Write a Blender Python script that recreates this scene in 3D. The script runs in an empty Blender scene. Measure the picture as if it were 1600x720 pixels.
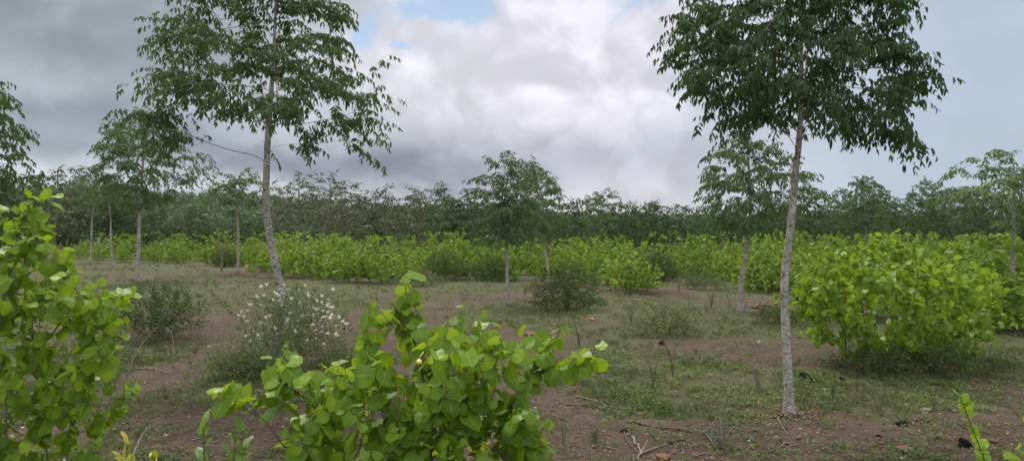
import bpy, math
import numpy as np

SEED = 11
rng = np.random.default_rng(SEED)
F = 1164.0          # focal length of the photograph in its own 1600 px wide frame
HY = 352.0          # height of the horizon in that frame
CAM_Z = 1.6
scene = bpy.context.scene
COL = scene.collection


# ------------------------------------------------------------------ noise
def _hash(ix, iy, seed):
    v = np.sin(ix * 127.1 + iy * 311.7 + seed * 74.7) * 43758.5453
    return v - np.floor(v)


def vnoise(x, y, seed=0):
    ix, iy = np.floor(x), np.floor(y)
    fx, fy = x - ix, y - iy
    fx, fy = fx * fx * (3 - 2 * fx), fy * fy * (3 - 2 * fy)
    a, b = _hash(ix, iy, seed), _hash(ix + 1, iy, seed)
    c, d = _hash(ix, iy + 1, seed), _hash(ix + 1, iy + 1, seed)
    return (a * (1 - fx) + b * fx) * (1 - fy) + (c * (1 - fx) + d * fx) * fy


def fbm(x, y, seed=0, octaves=4):
    s, a, t = 0, 0.5, 0
    for k in range(octaves):
        s = s + a * vnoise(x * 2 ** k + 13.1 * k, y * 2 ** k - 7.7 * k, seed + k)
        t += a
        a *= 0.5
    return s / t


def ground_z(x, y):
    x, y = np.asarray(x, float), np.asarray(y, float)
    r = np.hypot(x, y)
    z = 0.16 * (fbm(x * 0.35, y * 0.35, 3, 3) - 0.5)
    near = np.clip(1.0 - r / 45.0, 0, 1)
    z = z + near * (0.07 * (fbm(x * 1.7, y * 1.7, 9, 3) - 0.5) + 0.035 * (fbm(x * 7, y * 7, 21, 3) - 0.5))
    return z


def bare(x, y):
    """0 where weeds grow, 1 on bare soil."""
    m = fbm(x * 0.55 + 4, y * 0.42, 31, 4)
    m = np.clip((m - 0.47) / 0.2, 0, 1)
    for (px, py, sx, sy, s) in ((570, 515, 60, 26, 1), (930, 690, 130, 52, 1.1), (1075, 548, 85, 18, 1), (1195, 472, 60, 9, .9),
                                (1300, 690, 190, 36, .9), (330, 500, 60, 22, .8), (350, 670, 110, 50, .9), (800, 540, 60, 20, .8), (860, 455, 60, 8, .7),
                                (230, 600, 70, 30, .8), (1080, 690, 200, 40, .9), (1150, 478, 90, 8, .6),
                                (1050, 600, 140, 24, -1.0), (880, 500, 200, 14, -.35), (1330, 600, 150, 18, -.9), (1150, 515, 100, 14, -.9),
                                (330, 450, 200, 13, -.9), (640, 446, 260, 6, -.6), (380, 575, 60, 24, -.8), (1460, 630, 120, 16, -.5), (1010, 640, 90, 10, -.6)):
        Y = CAM_Z * F / (py - HY)
        X = (px - 800) / F * Y
        dy = abs(CAM_Z * F / (py - sy - HY + .01) - Y) * 0.9 if py - sy > HY + 8 else 6
        dx = sx / F * Y
        m = m + s * np.exp(-((x - X) / dx) ** 2 - ((y - Y) / dy) ** 2)
    return np.clip(np.clip(m, 0, 1) - np.clip((np.hypot(x, y) - 27) / 10, 0, 1), -3, 1)


def at(px, py, Y):
    return np.array([(px - 800) / F * Y, Y, CAM_Z - (py - HY) / F * Y])


def spot(px, py):
    """Point of the ground seen at this place of the frame."""
    Y = CAM_Z * F / (py - HY)
    for _ in range(6):
        X = (px - 800) / F * Y
        Y = (CAM_Z - float(ground_z(X, Y))) * F / (py - HY)
    X = (px - 800) / F * Y
    return np.array([X, Y, float(ground_z(X, Y))])


# ------------------------------------------------------------------ meshes
def unit(v):
    return v / np.maximum(np.linalg.norm(v, axis=-1, keepdims=True), 1e-9)


class Geo:
    def __init__(self):
        self.V, self.faces, self.n = [], {}, 0
        self.attr = {'rnd': [], 'lu': [], 'lv': []}

    def add(self, V, faces, rnd=0.5, lu=0.0, lv=0.0):
        V = np.asarray(V, float)
        for f in faces:
            f = np.asarray(f, int)
            if f.size:
                self.faces.setdefault(f.shape[1], []).append(f + self.n)
        self.V.append(V)
        for k, a in (('rnd', rnd), ('lu', lu), ('lv', lv)):
            self.attr[k].append(np.broadcast_to(np.asarray(a, float), (len(V),)))
        self.n += len(V)

    def inst(self, tpl, pos, R, scale, rnd):
        TV, TF = tpl['V'], tpl['F']
        N, k = len(pos), len(TV)
        if N == 0:
            return
        scale = np.asarray(scale, float)
        sc = scale[:, None, None] if scale.ndim == 1 else scale[:, None, :]
        V = np.einsum('nij,nkj->nki', R, TV[None] * sc) + pos[:, None, :]
        off = (np.arange(N) * k)[:, None]
        faces = []
        for f in TF:
            f = np.asarray(f)
            faces.append((f[None] + off[:, :, None]).reshape(-1, f.shape[1]))
        self.add(V.reshape(-1, 3), faces, np.repeat(rnd, k), np.tile(tpl['lu'], N), np.tile(tpl['lv'], N))

    def tube(self, P, r, sides=5, cap=True, wob=0.0, rnd=0.5):
        P = np.asarray(P, float)
        r = np.broadcast_to(np.asarray(r, float), (len(P),))
        T = np.gradient(P, axis=0)
        T = unit(T)
        ref = np.array([0.31, 0.87, 0.38]) if abs(T[0][2]) > 0.5 else np.array([0.1, 0.2, 0.97])
        X = unit(np.cross(T, ref))
        Yv = np.cross(T, X)
        a = np.arange(sides) * 2 * math.pi / sides
        rr = r[:, None] * np.ones((1, sides))
        if wob:
            rr = rr * (1 + wob * (rng.random(rr.shape) - 0.5) * 2)
        V = P[:, None, :] + rr[..., None] * (np.cos(a)[None, :, None] * X[:, None, :] + np.sin(a)[None, :, None] * Yv[:, None, :])
        n = len(P)
        i = np.arange(n - 1)[:, None] * sides
        j = np.arange(sides)[None, :]
        j2 = (j + 1) % sides
        q = np.stack([i + j, i + j2, i + sides + j2, i + sides + j], -1).reshape(-1, 4)
        fs = [q]
        if cap:
            fs.append(np.array([list(range((n - 1) * sides, n * sides)), ]))
            fs.append(np.array([list(range(sides))[::-1], ]))
        self.add(V.reshape(-1, 3), fs, rnd, 0.0, 0.0)

    def build(self, name, mat, parent=None, smooth=True, origin=None):
        me = bpy.data.meshes.new(name)
        V = np.concatenate(self.V) if self.V else np.zeros((0, 3))
        if origin is not None:
            V = V - np.asarray(origin)[None]
        idx, start, s = [], [], 0
        for k, fl in self.faces.items():
            f = np.concatenate(fl)
            idx.append(f.ravel())
            start.append(s + np.arange(len(f)) * k)
            s += f.size
        idx, start = np.concatenate(idx), np.concatenate(start)
        me.vertices.add(len(V))
        me.vertices.foreach_set('co', V.ravel().astype(np.float32))
        me.loops.add(len(idx))
        me.loops.foreach_set('vertex_index', idx.astype(np.int32))
        me.polygons.add(len(start))
        me.polygons.foreach_set('loop_start', start.astype(np.int32))
        me.polygons.foreach_set('use_smooth', np.full(len(start), smooth, bool))
        me.update(calc_edges=True)
        me.validate()
        for k in self.attr:
            a = np.concatenate(self.attr[k]).astype(np.float32)
            if k != 'rnd' and not a.any():
                continue
            at_ = me.attributes.new(k, 'FLOAT', 'POINT')
            at_.data.foreach_set('value', a)
        me.materials.append(mat)
        o = bpy.data.objects.new(name, me)
        COL.objects.link(o)
        if parent is not None:
            o.parent = parent
        return o


def frames(d, n):
    y = unit(d)
    x = np.cross(y, n)
    bad = np.linalg.norm(x, axis=1) < 1e-4
    x[bad] = np.cross(y[bad], np.array([0.3, 0.5, 0.8]))
    x = unit(x)
    z = np.cross(x, y)
    return np.stack([x, y, z], -1)


def empty(name, loc, label, cat, group=None, rz=0.0, scale=1.0):
    o = bpy.data.objects.new(name, None)
    COL.objects.link(o)
    o.empty_display_size = 0.1
    o.location = [float(v) for v in loc]
    o.rotation_euler = (0, 0, rz)
    o.scale = (scale,) * 3 if np.isscalar(scale) else scale
    tag(o, label, cat, group)
    return o


def tag(o, label, cat, group=None):
    o['label'] = label
    o['category'] = cat
    if group:
        o['group'] = group
    return o


def copy_tree(root, loc, rz, scale, label, group=None, cat=None):
    r = root.copy()
    COL.objects.link(r)
    r.location = [float(v) for v in loc]
    r.rotation_euler = (0, 0, rz)
    r.scale = (scale,) * 3 if np.isscalar(scale) else scale
    r['label'] = label
    if group:
        r['group'] = group
    for ch in list(root.children):
        c = ch.copy()
        COL.objects.link(c)
        c.parent = r
        for g in list(ch.children):
            d = g.copy()
            COL.objects.link(d)
            d.parent = c
    return r


# ------------------------------------------------------------------ materials
class S:
    """A socket one can calculate with."""
    def __init__(self, nt, sock):
        self.nt, self.s = nt, sock

    def _m(self, op, *args, clamp=False):
        n = self.nt.nodes.new('ShaderNodeMath')
        n.operation = op
        n.use_clamp = clamp
        for i, a in enumerate((self,) + args):
            if isinstance(a, S):
                self.nt.links.new(a.s, n.inputs[i])
            else:
                n.inputs[i].default_value = a
        return S(self.nt, n.outputs[0])

    def __add__(self, o): return self._m('ADD', o)
    __radd__ = __add__
    def __sub__(self, o): return self._m('SUBTRACT', o)
    def __rsub__(self, o): return self._m('MULTIPLY', -1.0) + o
    def __mul__(self, o): return self._m('MULTIPLY', o)
    __rmul__ = __mul__
    def __truediv__(self, o): return self._m('DIVIDE', o)
    def pow(self, p): return self._m('POWER', p)
    def exp(self): return self._m('EXPONENT')
    def clamp(self): return self._m('ADD', 0.0, clamp=True)
    def atan2(self, o): return self._m('ARCTAN2', o)
    def asin(self): return self._m('ARCSINE')
    def abs(self): return self._m('ABSOLUTE')
    def fract(self): return self._m('FRACT')

    def ss(self, a, b, lo=0.0, hi=1.0):
        n = self.nt.nodes.new('ShaderNodeMapRange')
        n.interpolation_type = 'SMOOTHSTEP'
        self.nt.links.new(self.s, n.inputs[0])
        for i, v in enumerate((a, b, lo, hi)):
            n.inputs[i + 1].default_value = v
        return S(self.nt, n.outputs[0])


def setin(nt, sock, v):
    if isinstance(v, S):
        nt.links.new(v.s, sock)
    elif isinstance(v, (tuple, list)):
        sock.default_value = (tuple(v) + (1.0,))[:len(sock.default_value)]
    else:
        sock.default_value = v


def mixc(nt, fac, a, b, mode='MIX'):
    n = nt.nodes.new('ShaderNodeMix')
    n.data_type = 'RGBA'
    n.blend_type = mode
    n.clamp_factor = True
    setin(nt, n.inputs[0], fac)
    setin(nt, n.inputs[6], a)
    setin(nt, n.inputs[7], b)
    return S(nt, n.outputs[2])


def noise(nt, vec, scale, detail=4.0, rough=0.55, dist=0.0):
    n = nt.nodes.new('ShaderNodeTexNoise')
    if vec is not None:
        nt.links.new(vec.s, n.inputs['Vector'])
    n.inputs['Scale'].default_value = scale
    n.inputs['Detail'].default_value = detail
    n.inputs['Roughness'].default_value = rough
    n.inputs['Distortion'].default_value = dist
    return S(nt, n.outputs[0])


def voro(nt, vec, scale, feature='F1'):
    n = nt.nodes.new('ShaderNodeTexVoronoi')
    n.feature = feature
    if vec is not None:
        nt.links.new(vec.s, n.inputs['Vector'])
    n.inputs['Scale'].default_value = scale
    return S(nt, n.outputs[0])


def ramp(nt, fac, stops):
    n = nt.nodes.new('ShaderNodeValToRGB')
    e = n.color_ramp.elements
    while len(e) < len(stops):
        e.new(0.5)
    for i, (p, c) in enumerate(stops):
        e[i].position = p
        e[i].color = tuple(c) + (1,)
    nt.links.new(fac.s, n.inputs[0])
    return S(nt, n.outputs[0])


def attr(nt, name):
    n = nt.nodes.new('ShaderNodeAttribute')
    n.attribute_name = name
    return S(nt, n.outputs['Fac'])


def coord(nt, which='Object', scale=None):
    n = nt.nodes.new('ShaderNodeTexCoord')
    s = S(nt, n.outputs[which])
    if scale is not None:
        m = nt.nodes.new('ShaderNodeMapping')
        m.inputs['Scale'].default_value = scale
        nt.links.new(s.s, m.inputs['Vector'])
        s = S(nt, m.outputs[0])
    return s


def bump(nt, h, strength, dist):
    n = nt.nodes.new('ShaderNodeBump')
    n.inputs['Strength'].default_value = strength
    n.inputs['Distance'].default_value = dist
    nt.links.new(h.s, n.inputs['Height'])
    return n.outputs[0]


def new_mat(name):
    m = bpy.data.materials.new(name)
    m.use_nodes = True
    nt = m.node_tree
    nt.nodes.clear()
    out = nt.nodes.new('ShaderNodeOutputMaterial')
    return m, nt, out


def principled(nt, color, rough=0.6, spec=0.5, normal=None):
    p = nt.nodes.new('ShaderNodeBsdfPrincipled')
    setin(nt, p.inputs['Base Color'], color)
    setin(nt, p.inputs['Roughness'], rough)
    p.inputs['Specular IOR Level'].default_value = spec
    if normal is not None:
        nt.links.new(normal, p.inputs['Normal'])
    return p


def leaf_mat(name, stops, trans, tfac=0.38, rough=0.5, spec=0.4, veins=False, under=None):
    m, nt, out = new_mat(name)
    rn = attr(nt, 'rnd')
    oi = nt.nodes.new('ShaderNodeObjectInfo')
    orand = S(nt, oi.outputs['Random'])
    fac = (rn + (orand - 0.5) * 0.5).clamp()
    col = ramp(nt, fac, stops)
    ob = coord(nt, 'Object')
    col = mixc(nt, noise(nt, ob, 40.0, 3).ss(0.45, 0.75) * 0.25, col, tuple(c * 0.75 for c in stops[0][1]))
    norm = None
    if veins:
        blot = noise(nt, ob, 55.0, 3, .6).ss(.70, .76)
        col = mixc(nt, blot * .5, col, (.22, .17, .05))
        lu, lv = attr(nt, 'lu'), attr(nt, 'lv')
        mid = (lu.abs()).ss(0.015, 0.06, 1, 0)
        side = (((lv - lu.abs() * 0.55) * 6.0).fract() - 0.5).abs().ss(0.0, 0.07, 1, 0) * (lu.abs()).ss(0.75, 0.98, 1, 0)
        v = (mid + side * 0.55).clamp()
        col = mixc(nt, v * 0.4, col, tuple(min(1, c * 1.5 + 0.03) for c in stops[-1][1]))
        edge = lu.abs().ss(0.93, 1.0)
        col = mixc(nt, edge * 0.35, col, tuple(c * 0.8 for c in stops[-1][1]))
        norm = bump(nt, v * -1.0 + noise(nt, ob, 120.0, 2) * 0.5, 0.35, 0.002)
    if under is not None:
        g = nt.nodes.new('ShaderNodeNewGeometry')
        col = mixc(nt, S(nt, g.outputs['Backfacing']) * 0.6, col, under)
    p = principled(nt, col, rough, spec, norm)
    t = nt.nodes.new('ShaderNodeBsdfTranslucent')
    tc = mixc(nt, 0.5, col, trans)
    nt.links.new(tc.s, t.inputs['Color'])
    mx = nt.nodes.new('ShaderNodeMixShader')
    mx.inputs[0].default_value = tfac
    nt.links.new(p.outputs[0], mx.inputs[1])
    nt.links.new(t.outputs[0], mx.inputs[2])
    nt.links.new(mx.outputs[0], out.inputs[0])
    return m


def bark_mat(name, c1, c2, c3, sz=1.0):
    m, nt, out = new_mat(name)
    ob = coord(nt, 'Object')
    st = coord(nt, 'Object', (22 * sz, 22 * sz, 60 * sz))
    lum = noise(nt, ob, 7.0 * sz, 5, 0.65)
    col = mixc(nt, lum.ss(0.35, 0.7), c1, c2)
    lines = noise(nt, st, 1.0, 5, 0.7)
    col = mixc(nt, lines.ss(0.47, 0.62) * 0.85, col, c3)
    spots = voro(nt, ob, 9.0 * sz)
    col = mixc(nt, spots.ss(0.10, 0.17, 1, 0) * 0.8, col, tuple(c * 0.35 for c in c3))
    pale = noise(nt, ob, 26.0 * sz, 4, 0.6).ss(0.56, 0.68)
    col = mixc(nt, pale * 0.6, col, tuple(min(.6, c * 1.35) for c in c2))
    h = lines * -0.7 + lum * 0.4 + spots * 0.2
    p = principled(nt, col, 0.9, 0.2, bump(nt, h, 0.9, 0.01))
    nt.links.new(p.outputs[0], out.inputs[0])
    return m


def plain_mat(name, c1, c2, scale=20.0, rough=0.85, bumpd=0.004, spec=0.15):
    m, nt, out = new_mat(name)
    ob = coord(nt, 'Object')
    a = noise(nt, ob, scale, 5, 0.65)
    rn = attr(nt, 'rnd')
    col = mixc(nt, a.ss(0.3, 0.7), c1, c2)
    col = mixc(nt, rn.ss(0.0, 1.0) * 0.45, col, tuple(c * 0.6 for c in c1))
    p = principled(nt, col, rough, spec, bump(nt, a, 0.8, bumpd))
    nt.links.new(p.outputs[0], out.inputs[0])
    return m


M = {}
M['tree_leaf'] = leaf_mat('neem_leaf', [(0, (0.036, 0.068, 0.022)), (0.5, (0.062, 0.112, 0.034)), (0.85, (0.098, 0.156, 0.045)), (1, (0.14, 0.185, 0.055))], (0.10, 0.17, 0.03), 0.38, 0.48, 0.3)
M['mid_leaf'] = leaf_mat('young_tree_leaf', [(0, (0.055, 0.100, 0.032)), (0.5, (0.090, 0.152, 0.048)), (1, (0.155, 0.215, 0.08))], (0.10, 0.17, 0.04), 0.34, 0.48, 0.3)
M['far_leaf'] = leaf_mat('far_tree_leaf', [(0, (0.034, 0.062, 0.020)), (0.5, (0.054, 0.094, 0.031)), (1, (0.095, 0.138, 0.048))], (0.08, 0.13, 0.035), 0.30, 0.55, 0.2)
M['olive_leaf'] = leaf_mat('olive_leaf', [(0, (0.046, 0.062, 0.022)), (0.5, (0.072, 0.088, 0.033)), (1, (0.115, 0.122, 0.052))], (0.09, 0.10, 0.04), 0.25, 0.55, 0.35)
M['lime_leaf'] = leaf_mat('lime_leaf', [(0, (0.065, 0.148, 0.012)), (0.4, (0.138, 0.255, 0.014)), (0.8, (0.228, 0.355, 0.016)), (1, (0.36, 0.43, 0.022))], (0.33, 0.45, 0.01), 0.44, 0.42, 0.38, veins=True, under=(0.21, 0.30, 0.055))
M['thicket_leaf'] = leaf_mat('thicket_leaf', [(0, (0.060, 0.132, 0.010)), (0.5, (0.122, 0.232, 0.012)), (1, (0.25, 0.35, 0.018))], (0.26, 0.38, 0.01), 0.38, 0.5, 0.28, under=(0.20, 0.26, 0.09))
M['dark_leaf'] = leaf_mat('dark_bush_leaf', [(0, (0.045, 0.076, 0.022)), (0.6, (0.075, 0.115, 0.030)), (1, (0.13, 0.165, 0.045))], (0.09, 0.14, 0.03), 0.3, 0.6, 0.2)
M['flower_leaf'] = leaf_mat('flowering_bush_leaf', [(0, (0.080, 0.120, 0.032)), (0.6, (0.130, 0.185, 0.050)), (1, (0.25, 0.30, 0.09))], (0.14, 0.18, 0.05), 0.3, 0.6, 0.2)
M['weed'] = leaf_mat('weed_leaf', [(0, (0.066, 0.098, 0.030)), (0.4, (0.110, 0.160, 0.045)), (0.8, (0.165, 0.225, 0.062)), (1, (0.25, 0.22, 0.11))], (0.10, 0.14, 0.05), 0.25, 0.6, 0.3)
M['yellow_leaf'] = leaf_mat('yellowing_leaf', [(0, (0.12, 0.20, 0.025)), (0.5, (0.20, 0.28, 0.03)), (1, (0.42, 0.38, 0.03))], (0.3, 0.34, 0.03), 0.35, 0.45, 0.5, veins=True)
M['oblong_leaf'] = leaf_mat('oblong_leaf', [(0, (0.085, 0.165, 0.045)), (0.6, (0.13, 0.225, 0.06)), (1, (0.20, 0.29, 0.06))], (0.18, 0.28, 0.05), 0.35, 0.45, 0.5, veins=True)
M['petal'] = leaf_mat('white_petal', [(0, (0.62, 0.66, 0.44)), (1, (0.80, 0.81, 0.66))], (0.8, 0.82, 0.62), 0.25, 0.6, 0.2)
M['bark'] = bark_mat('pale_bark', (0.27, 0.245, 0.215), (0.47, 0.435, 0.395), (0.095, 0.078, 0.062))
M['branch'] = bark_mat('branch_bark', (0.15, 0.125, 0.105), (0.24, 0.21, 0.185), (0.08, 0.065, 0.05), 2.0)
M['far_bark'] = bark_mat('far_bark', (0.15, 0.13, 0.10), (0.24, 0.215, 0.175), (0.08, 0.07, 0.05))
M['twig'] = plain_mat('brown_twig', (0.10, 0.07, 0.05), (0.17, 0.125, 0.09), 60)
M['greystem'] = plain_mat('grey_stem', (0.19, 0.175, 0.145), (0.33, 0.31, 0.26), 45)
M['stick'] = plain_mat('dry_stick', (0.085, 0.062, 0.048), (0.19, 0.145, 0.115), 40)
M['palestick'] = plain_mat('bleached_stick', (0.17, 0.14, 0.11), (0.29, 0.25, 0.21), 40)
M['drygreen'] = leaf_mat('withered_leaf', [(0, (0.10, 0.11, 0.08)), (1, (0.17, 0.18, 0.13))], (0.12, 0.13, 0.08), 0.2, 0.8, 0.1)
M['clod'] = plain_mat('black_clod', (0.010, 0.009, 0.008), (0.030, 0.026, 0.022), 30, 0.95, 0.02)
M['redstone'] = plain_mat('red_brown_stone', (0.15, 0.085, 0.05), (0.23, 0.135, 0.085), 18, 0.85, 0.01)
M['greystone'] = plain_mat('grey_stone', (0.20, 0.175, 0.145), (0.30, 0.265, 0.22), 18, 0.85, 0.01)
M['litter'] = plain_mat('dead_leaf', (0.16, 0.10, 0.065), (0.30, 0.20, 0.13), 8, 0.8, 0.001)
M['pebble'] = plain_mat('pebble', (0.35, 0.31, 0.26), (0.62, 0.58, 0.52), 12, 0.8, 0.001)
M['crumb'] = plain_mat('soil_crumb', (0.12, 0.078, 0.056), (0.20, 0.135, 0.10), 30, 0.95, 0.004)
M['fruit'] = plain_mat('yellow_fruit', (0.62, 0.50, 0.10), (0.75, 0.65, 0.22), 30, 0.4, 0.0005, 0.5)
M['orange'] = plain_mat('orange_leaf', (0.32, 0.17, 0.09), (0.42, 0.25, 0.14), 20, 0.7, 0.001)


def ground_material():
    m, nt, out = new_mat('red_soil')
    ob = coord(nt, 'Object')
    big = noise(nt, ob, 0.45, 5, 0.6)
    med = noise(nt, ob, 3.2, 6, 0.65)
    fine = noise(nt, ob, 26.0, 8, 0.8)
    col = mixc(nt, big.ss(0.35, 0.65), (0.078, 0.053, 0.035), (0.110, 0.077, 0.053))
    col = mixc(nt, med.ss(0.42, 0.66) * 0.7, col, (0.058, 0.043, 0.030))
    col = mixc(nt, fine.ss(0.50, 0.62) * 0.8, col, (0.034, 0.026, 0.020))
    col = mixc(nt, fine.ss(0.44, 0.34) * 0.5, col, (0.20, 0.15, 0.11))
    veg = attr(nt, 'rnd')
    g = noise(nt, ob, 16.0, 6, 0.75)
    green = mixc(nt, med.ss(0.35, 0.7), (0.060, 0.076, 0.026), (0.090, 0.108, 0.038))
    gm = (g * 0.60 + noise(nt, ob, 55.0, 5, .75) * 0.45 + (med - .5) * .35 + veg * 0.30 + (noise(nt, ob, 6.5, 4, .6) - .5) * .5 - 0.63).ss(0.0, 0.13)
    col = mixc(nt, gm * 0.62, col, green)
    damp = noise(nt, ob, 0.9, 4, 0.6).ss(0.60, 0.72)
    col = mixc(nt, damp * 0.4, col, (0.14, 0.125, 0.115))
    v = voro(nt, ob, 24.0)
    h = fine * 0.6 + med * 1.0 + v * 0.4 + noise(nt, ob, 110.0, 4, 0.7) * 0.25
    p = principled(nt, col, 0.92, 0.2, bump(nt, h, 1.0, 0.03))
    nt.links.new(p.outputs[0], out.inputs[0])
    return m


M['ground'] = ground_material()


# ------------------------------------------------------------------ leaf templates
def tpl(V, Fs, lu=None, lv=None):
    V = np.asarray(V, float)
    return dict(V=V, F=[np.asarray(f) for f in Fs], lu=np.zeros(len(V)) if lu is None else np.asarray(lu, float), lv=np.zeros(len(V)) if lv is None else np.asarray(lv, float))


def leaflet(curl=0.1, fold=0.18, w=0.17):
    V = [(0, 0, 0), (w * .85, .28, fold * w), (w * .75, .62, fold * w - curl * .4), (0.02, 1, -curl), (-w * .75, .62, fold * w - curl * .4), (-w * .85, .28, fold * w), (0, .45, -curl * .2)]
    return tpl(V, [[(0, 1, 6), (6, 5, 0)], [(1, 2, 3, 6), (6, 3, 4, 5)]])


def simple_leaf(w=0.22, fold=0.06):
    V = [(0, 0, 0), (w, .45, fold), (0, 1, -0.06), (-w, .45, fold)]
    return tpl(V, [[(0, 1, 2), (0, 2, 3)]])


def heart_low(curl=0.1, fold=0.12):
    h = [(0, 0), (.34, -.12), (.55, .28), (.42, .76), (0, 1.0)]
    V = [(x, y, fold * x - curl * y * y) for x, y in h] + [(-x, y, fold * x - curl * y * y) for x, y in h[1:4]]
    return tpl(V, [[(0, 1, 2, 3, 4), (0, 4, 7, 6, 5)]])


def heart_high(curl=0.2, fold=0.1, wave=0.04, ph=0.0, w=0.59, lobe=0.21, ns=8):
    V, lu, lv = [], [], []
    cols = (-1, -.55, -.12, 0, .12, .55, 1) if ns >= 8 else (-1, -.5, 0, .5, 1)
    t = np.linspace(0, 1, ns) ** .85
    for i, ti in enumerate(t):
        wt = w * math.sqrt(max(0, 1 - ((ti - .43) / .575) ** 2)) * (1 - .10 * ti) if i < ns - 1 else 0.012
        for c in cols:
            x = wt * c
            y = ti - lobe * abs(c) ** 1.6 * (1 - ti) ** 1.5 - 0.02 * abs(c) * ti
            z = fold * abs(x) - 0.10 * x * x / w - curl * ti * ti + wave * abs(c) ** 2 * math.sin(ti * 9 + ph + (2.0 if c < 0 else 0))
            V.append((x, y, z)); lu.append(c); lv.append(ti)
    k = len(cols)
    q = [(i * k + j, i * k + j + 1, (i + 1) * k + j + 1, (i + 1) * k + j) for i in range(ns - 1) for j in range(k - 1)]
    return tpl(V, [q], lu, lv)


LEAFLETS = [leaflet(.06, .25), leaflet(.2, .3, .15), leaflet(.3, .1, .19)]
SIMPLE = [simple_leaf(), simple_leaf(.17, .1)]
HEARTS_LOW = [heart_low(.05, .25), heart_low(.25, .1), heart_low(.1, -.15)]
HEARTS_HIGH = [heart_high(.10, .12, .03, 0), heart_high(.30, .28, .04, 1), heart_high(.42, -.05, .05, 2.2), heart_high(.05, .42, .03, 4), heart_high(.22, .08, .06, 5)]
HEARTS_MID = [heart_high(.10, .2, .03, 0, ns=5), heart_high(.3, .1, .05, 1, ns=5), heart_high(.2, .35, .04, 3, ns=5)]
OBLONG = [heart_high(.15, .2, .02, 0, w=.27, lobe=0.0), heart_high(.3, .12, .03, 2, w=.25, lobe=0.0)]


def scatter_leaves(geo, tpls, pos, d, n, size, rnd):
    pick = rng.integers(0, len(tpls), len(pos))
    R = frames(d, n)
    for k, t in enumerate(tpls):
        s = pick == k
        geo.inst(t, pos[s], R[s], size[s], rnd[s])


# ------------------------------------------------------------------ growing
def colonize(T, nodes, parent, step, kill, ntrunk=0, lift=0.0, maxit=260, straight=0.35):
    """Grow the skeleton towards the targets. Gives nodes, parents and the node that reached each target."""
    P = [np.array(p) for p in nodes]
    par = list(parent)
    dirs = [np.array([0, 0, 1.0])] * len(P)
    T = np.asarray(T)
    axis = np.array([P[0][0], P[0][1]]) if ntrunk == 0 else None
    A = np.array(P)
    if lift:
        hd = np.min(np.hypot(T[:, None, 0] - A[None, :, 0], T[:, None, 1] - A[None, :, 1]), 1)
        Tb = T - np.stack([0 * hd, 0 * hd, lift * hd], 1)
    else:
        Tb = T
    dist = np.linalg.norm(Tb[:, None] - A[None], axis=2)
    near = dist.argmin(1)
    nd = dist[np.arange(len(T)), near]
    alive = np.ones(len(T), bool)
    reach = near.copy()
    for it in range(maxit):
        if not alive.any():
            break
        new = []
        idx = np.nonzero(alive)[0]
        for node in np.unique(near[idx]):
            tt = idx[near[idx] == node]
            d = unit(T[tt] - P[node]).mean(0)
            L = np.linalg.norm(d)
            if L < 0.25:
                d = unit(T[tt[0]] - P[node])
            d = unit(unit(d) + straight * dirs[node] + rng.normal(0, .10, 3))
            P.append(P[node] + d * step)
            par.append(int(node))
            dirs.append(d)
            new.append(len(P) - 1)
        NP = np.array([P[i] for i in new])
        dd = np.linalg.norm(T[idx][:, None] - NP[None], axis=2)
        k = dd.argmin(1)
        m = dd[np.arange(len(idx)), k]
        better = m < nd[idx]
        near[idx[better]] = np.array(new)[k[better]]
        nd[idx[better]] = m[better]
        hit = idx[nd[idx] < kill]
        reach[hit] = near[hit]
        alive[hit] = False
        # targets no branch got nearer to for long are given up
        if it > 40 and not better.any():
            break
    reach[alive] = near[alive]
    return np.array(P), np.array(par), reach


def radii(P, par, r0, e=2.3):
    n = len(P)
    a = np.zeros(n)
    has = np.zeros(n, bool)
    for i in range(n - 1, 0, -1):
        if not has[i]:
            a[i] = r0 ** e
        if par[i] >= 0:
            a[par[i]] += a[i] * 1.003
            has[par[i]] = True
    if not has[0]:
        a[0] = r0 ** e
    return a ** (1 / e)


def chains(P, par, rad, start=0):
    n = len(P)
    kids = [[] for _ in range(n)]
    for i in range(1, n):
        if par[i] >= 0:
            kids[par[i]].append(i)
    out = []
    stack = [(start, None)]
    while stack:
        i, p0 = stack.pop()
        c = [] if p0 is None else [p0]
        while True:
            c.append(i)
            k = sorted(kids[i], key=lambda q: -rad[q])
            if not k:
                break
            for o in k[1:]:
                stack.append((o, i))
            i = k[0]
        if len(c) > 1:
            out.append(c)
    return out, kids


def smooth_path(P, n):
    """Catmull-Rom through the given points."""
    P = np.asarray(P, float)
    Q = np.vstack([2 * P[0] - P[1], P, 2 * P[-1] - P[-2]])
    seg = len(P) - 1
    out = []
    for s in np.linspace(0, seg - 1e-6, n):
        i = int(s)
        t = s - i
        a, b, c, d = Q[i], Q[i + 1], Q[i + 2], Q[i + 3]
        out.append(0.5 * ((2 * b) + (c - a) * t + (2 * a - 5 * b + 4 * c - d) * t * t + (3 * b - a - 3 * c + d) * t ** 3))
    return np.array(out)


def shoot_curve(tip, d, L, droop, n=5):
    t = np.linspace(0, 1, n)[None, :, None]
    g = np.array([0, 0, -1.0])
    return tip[:, None, :] + L[:, None, None] * (d[:, None, :] * t + droop * g * t * t)


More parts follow.
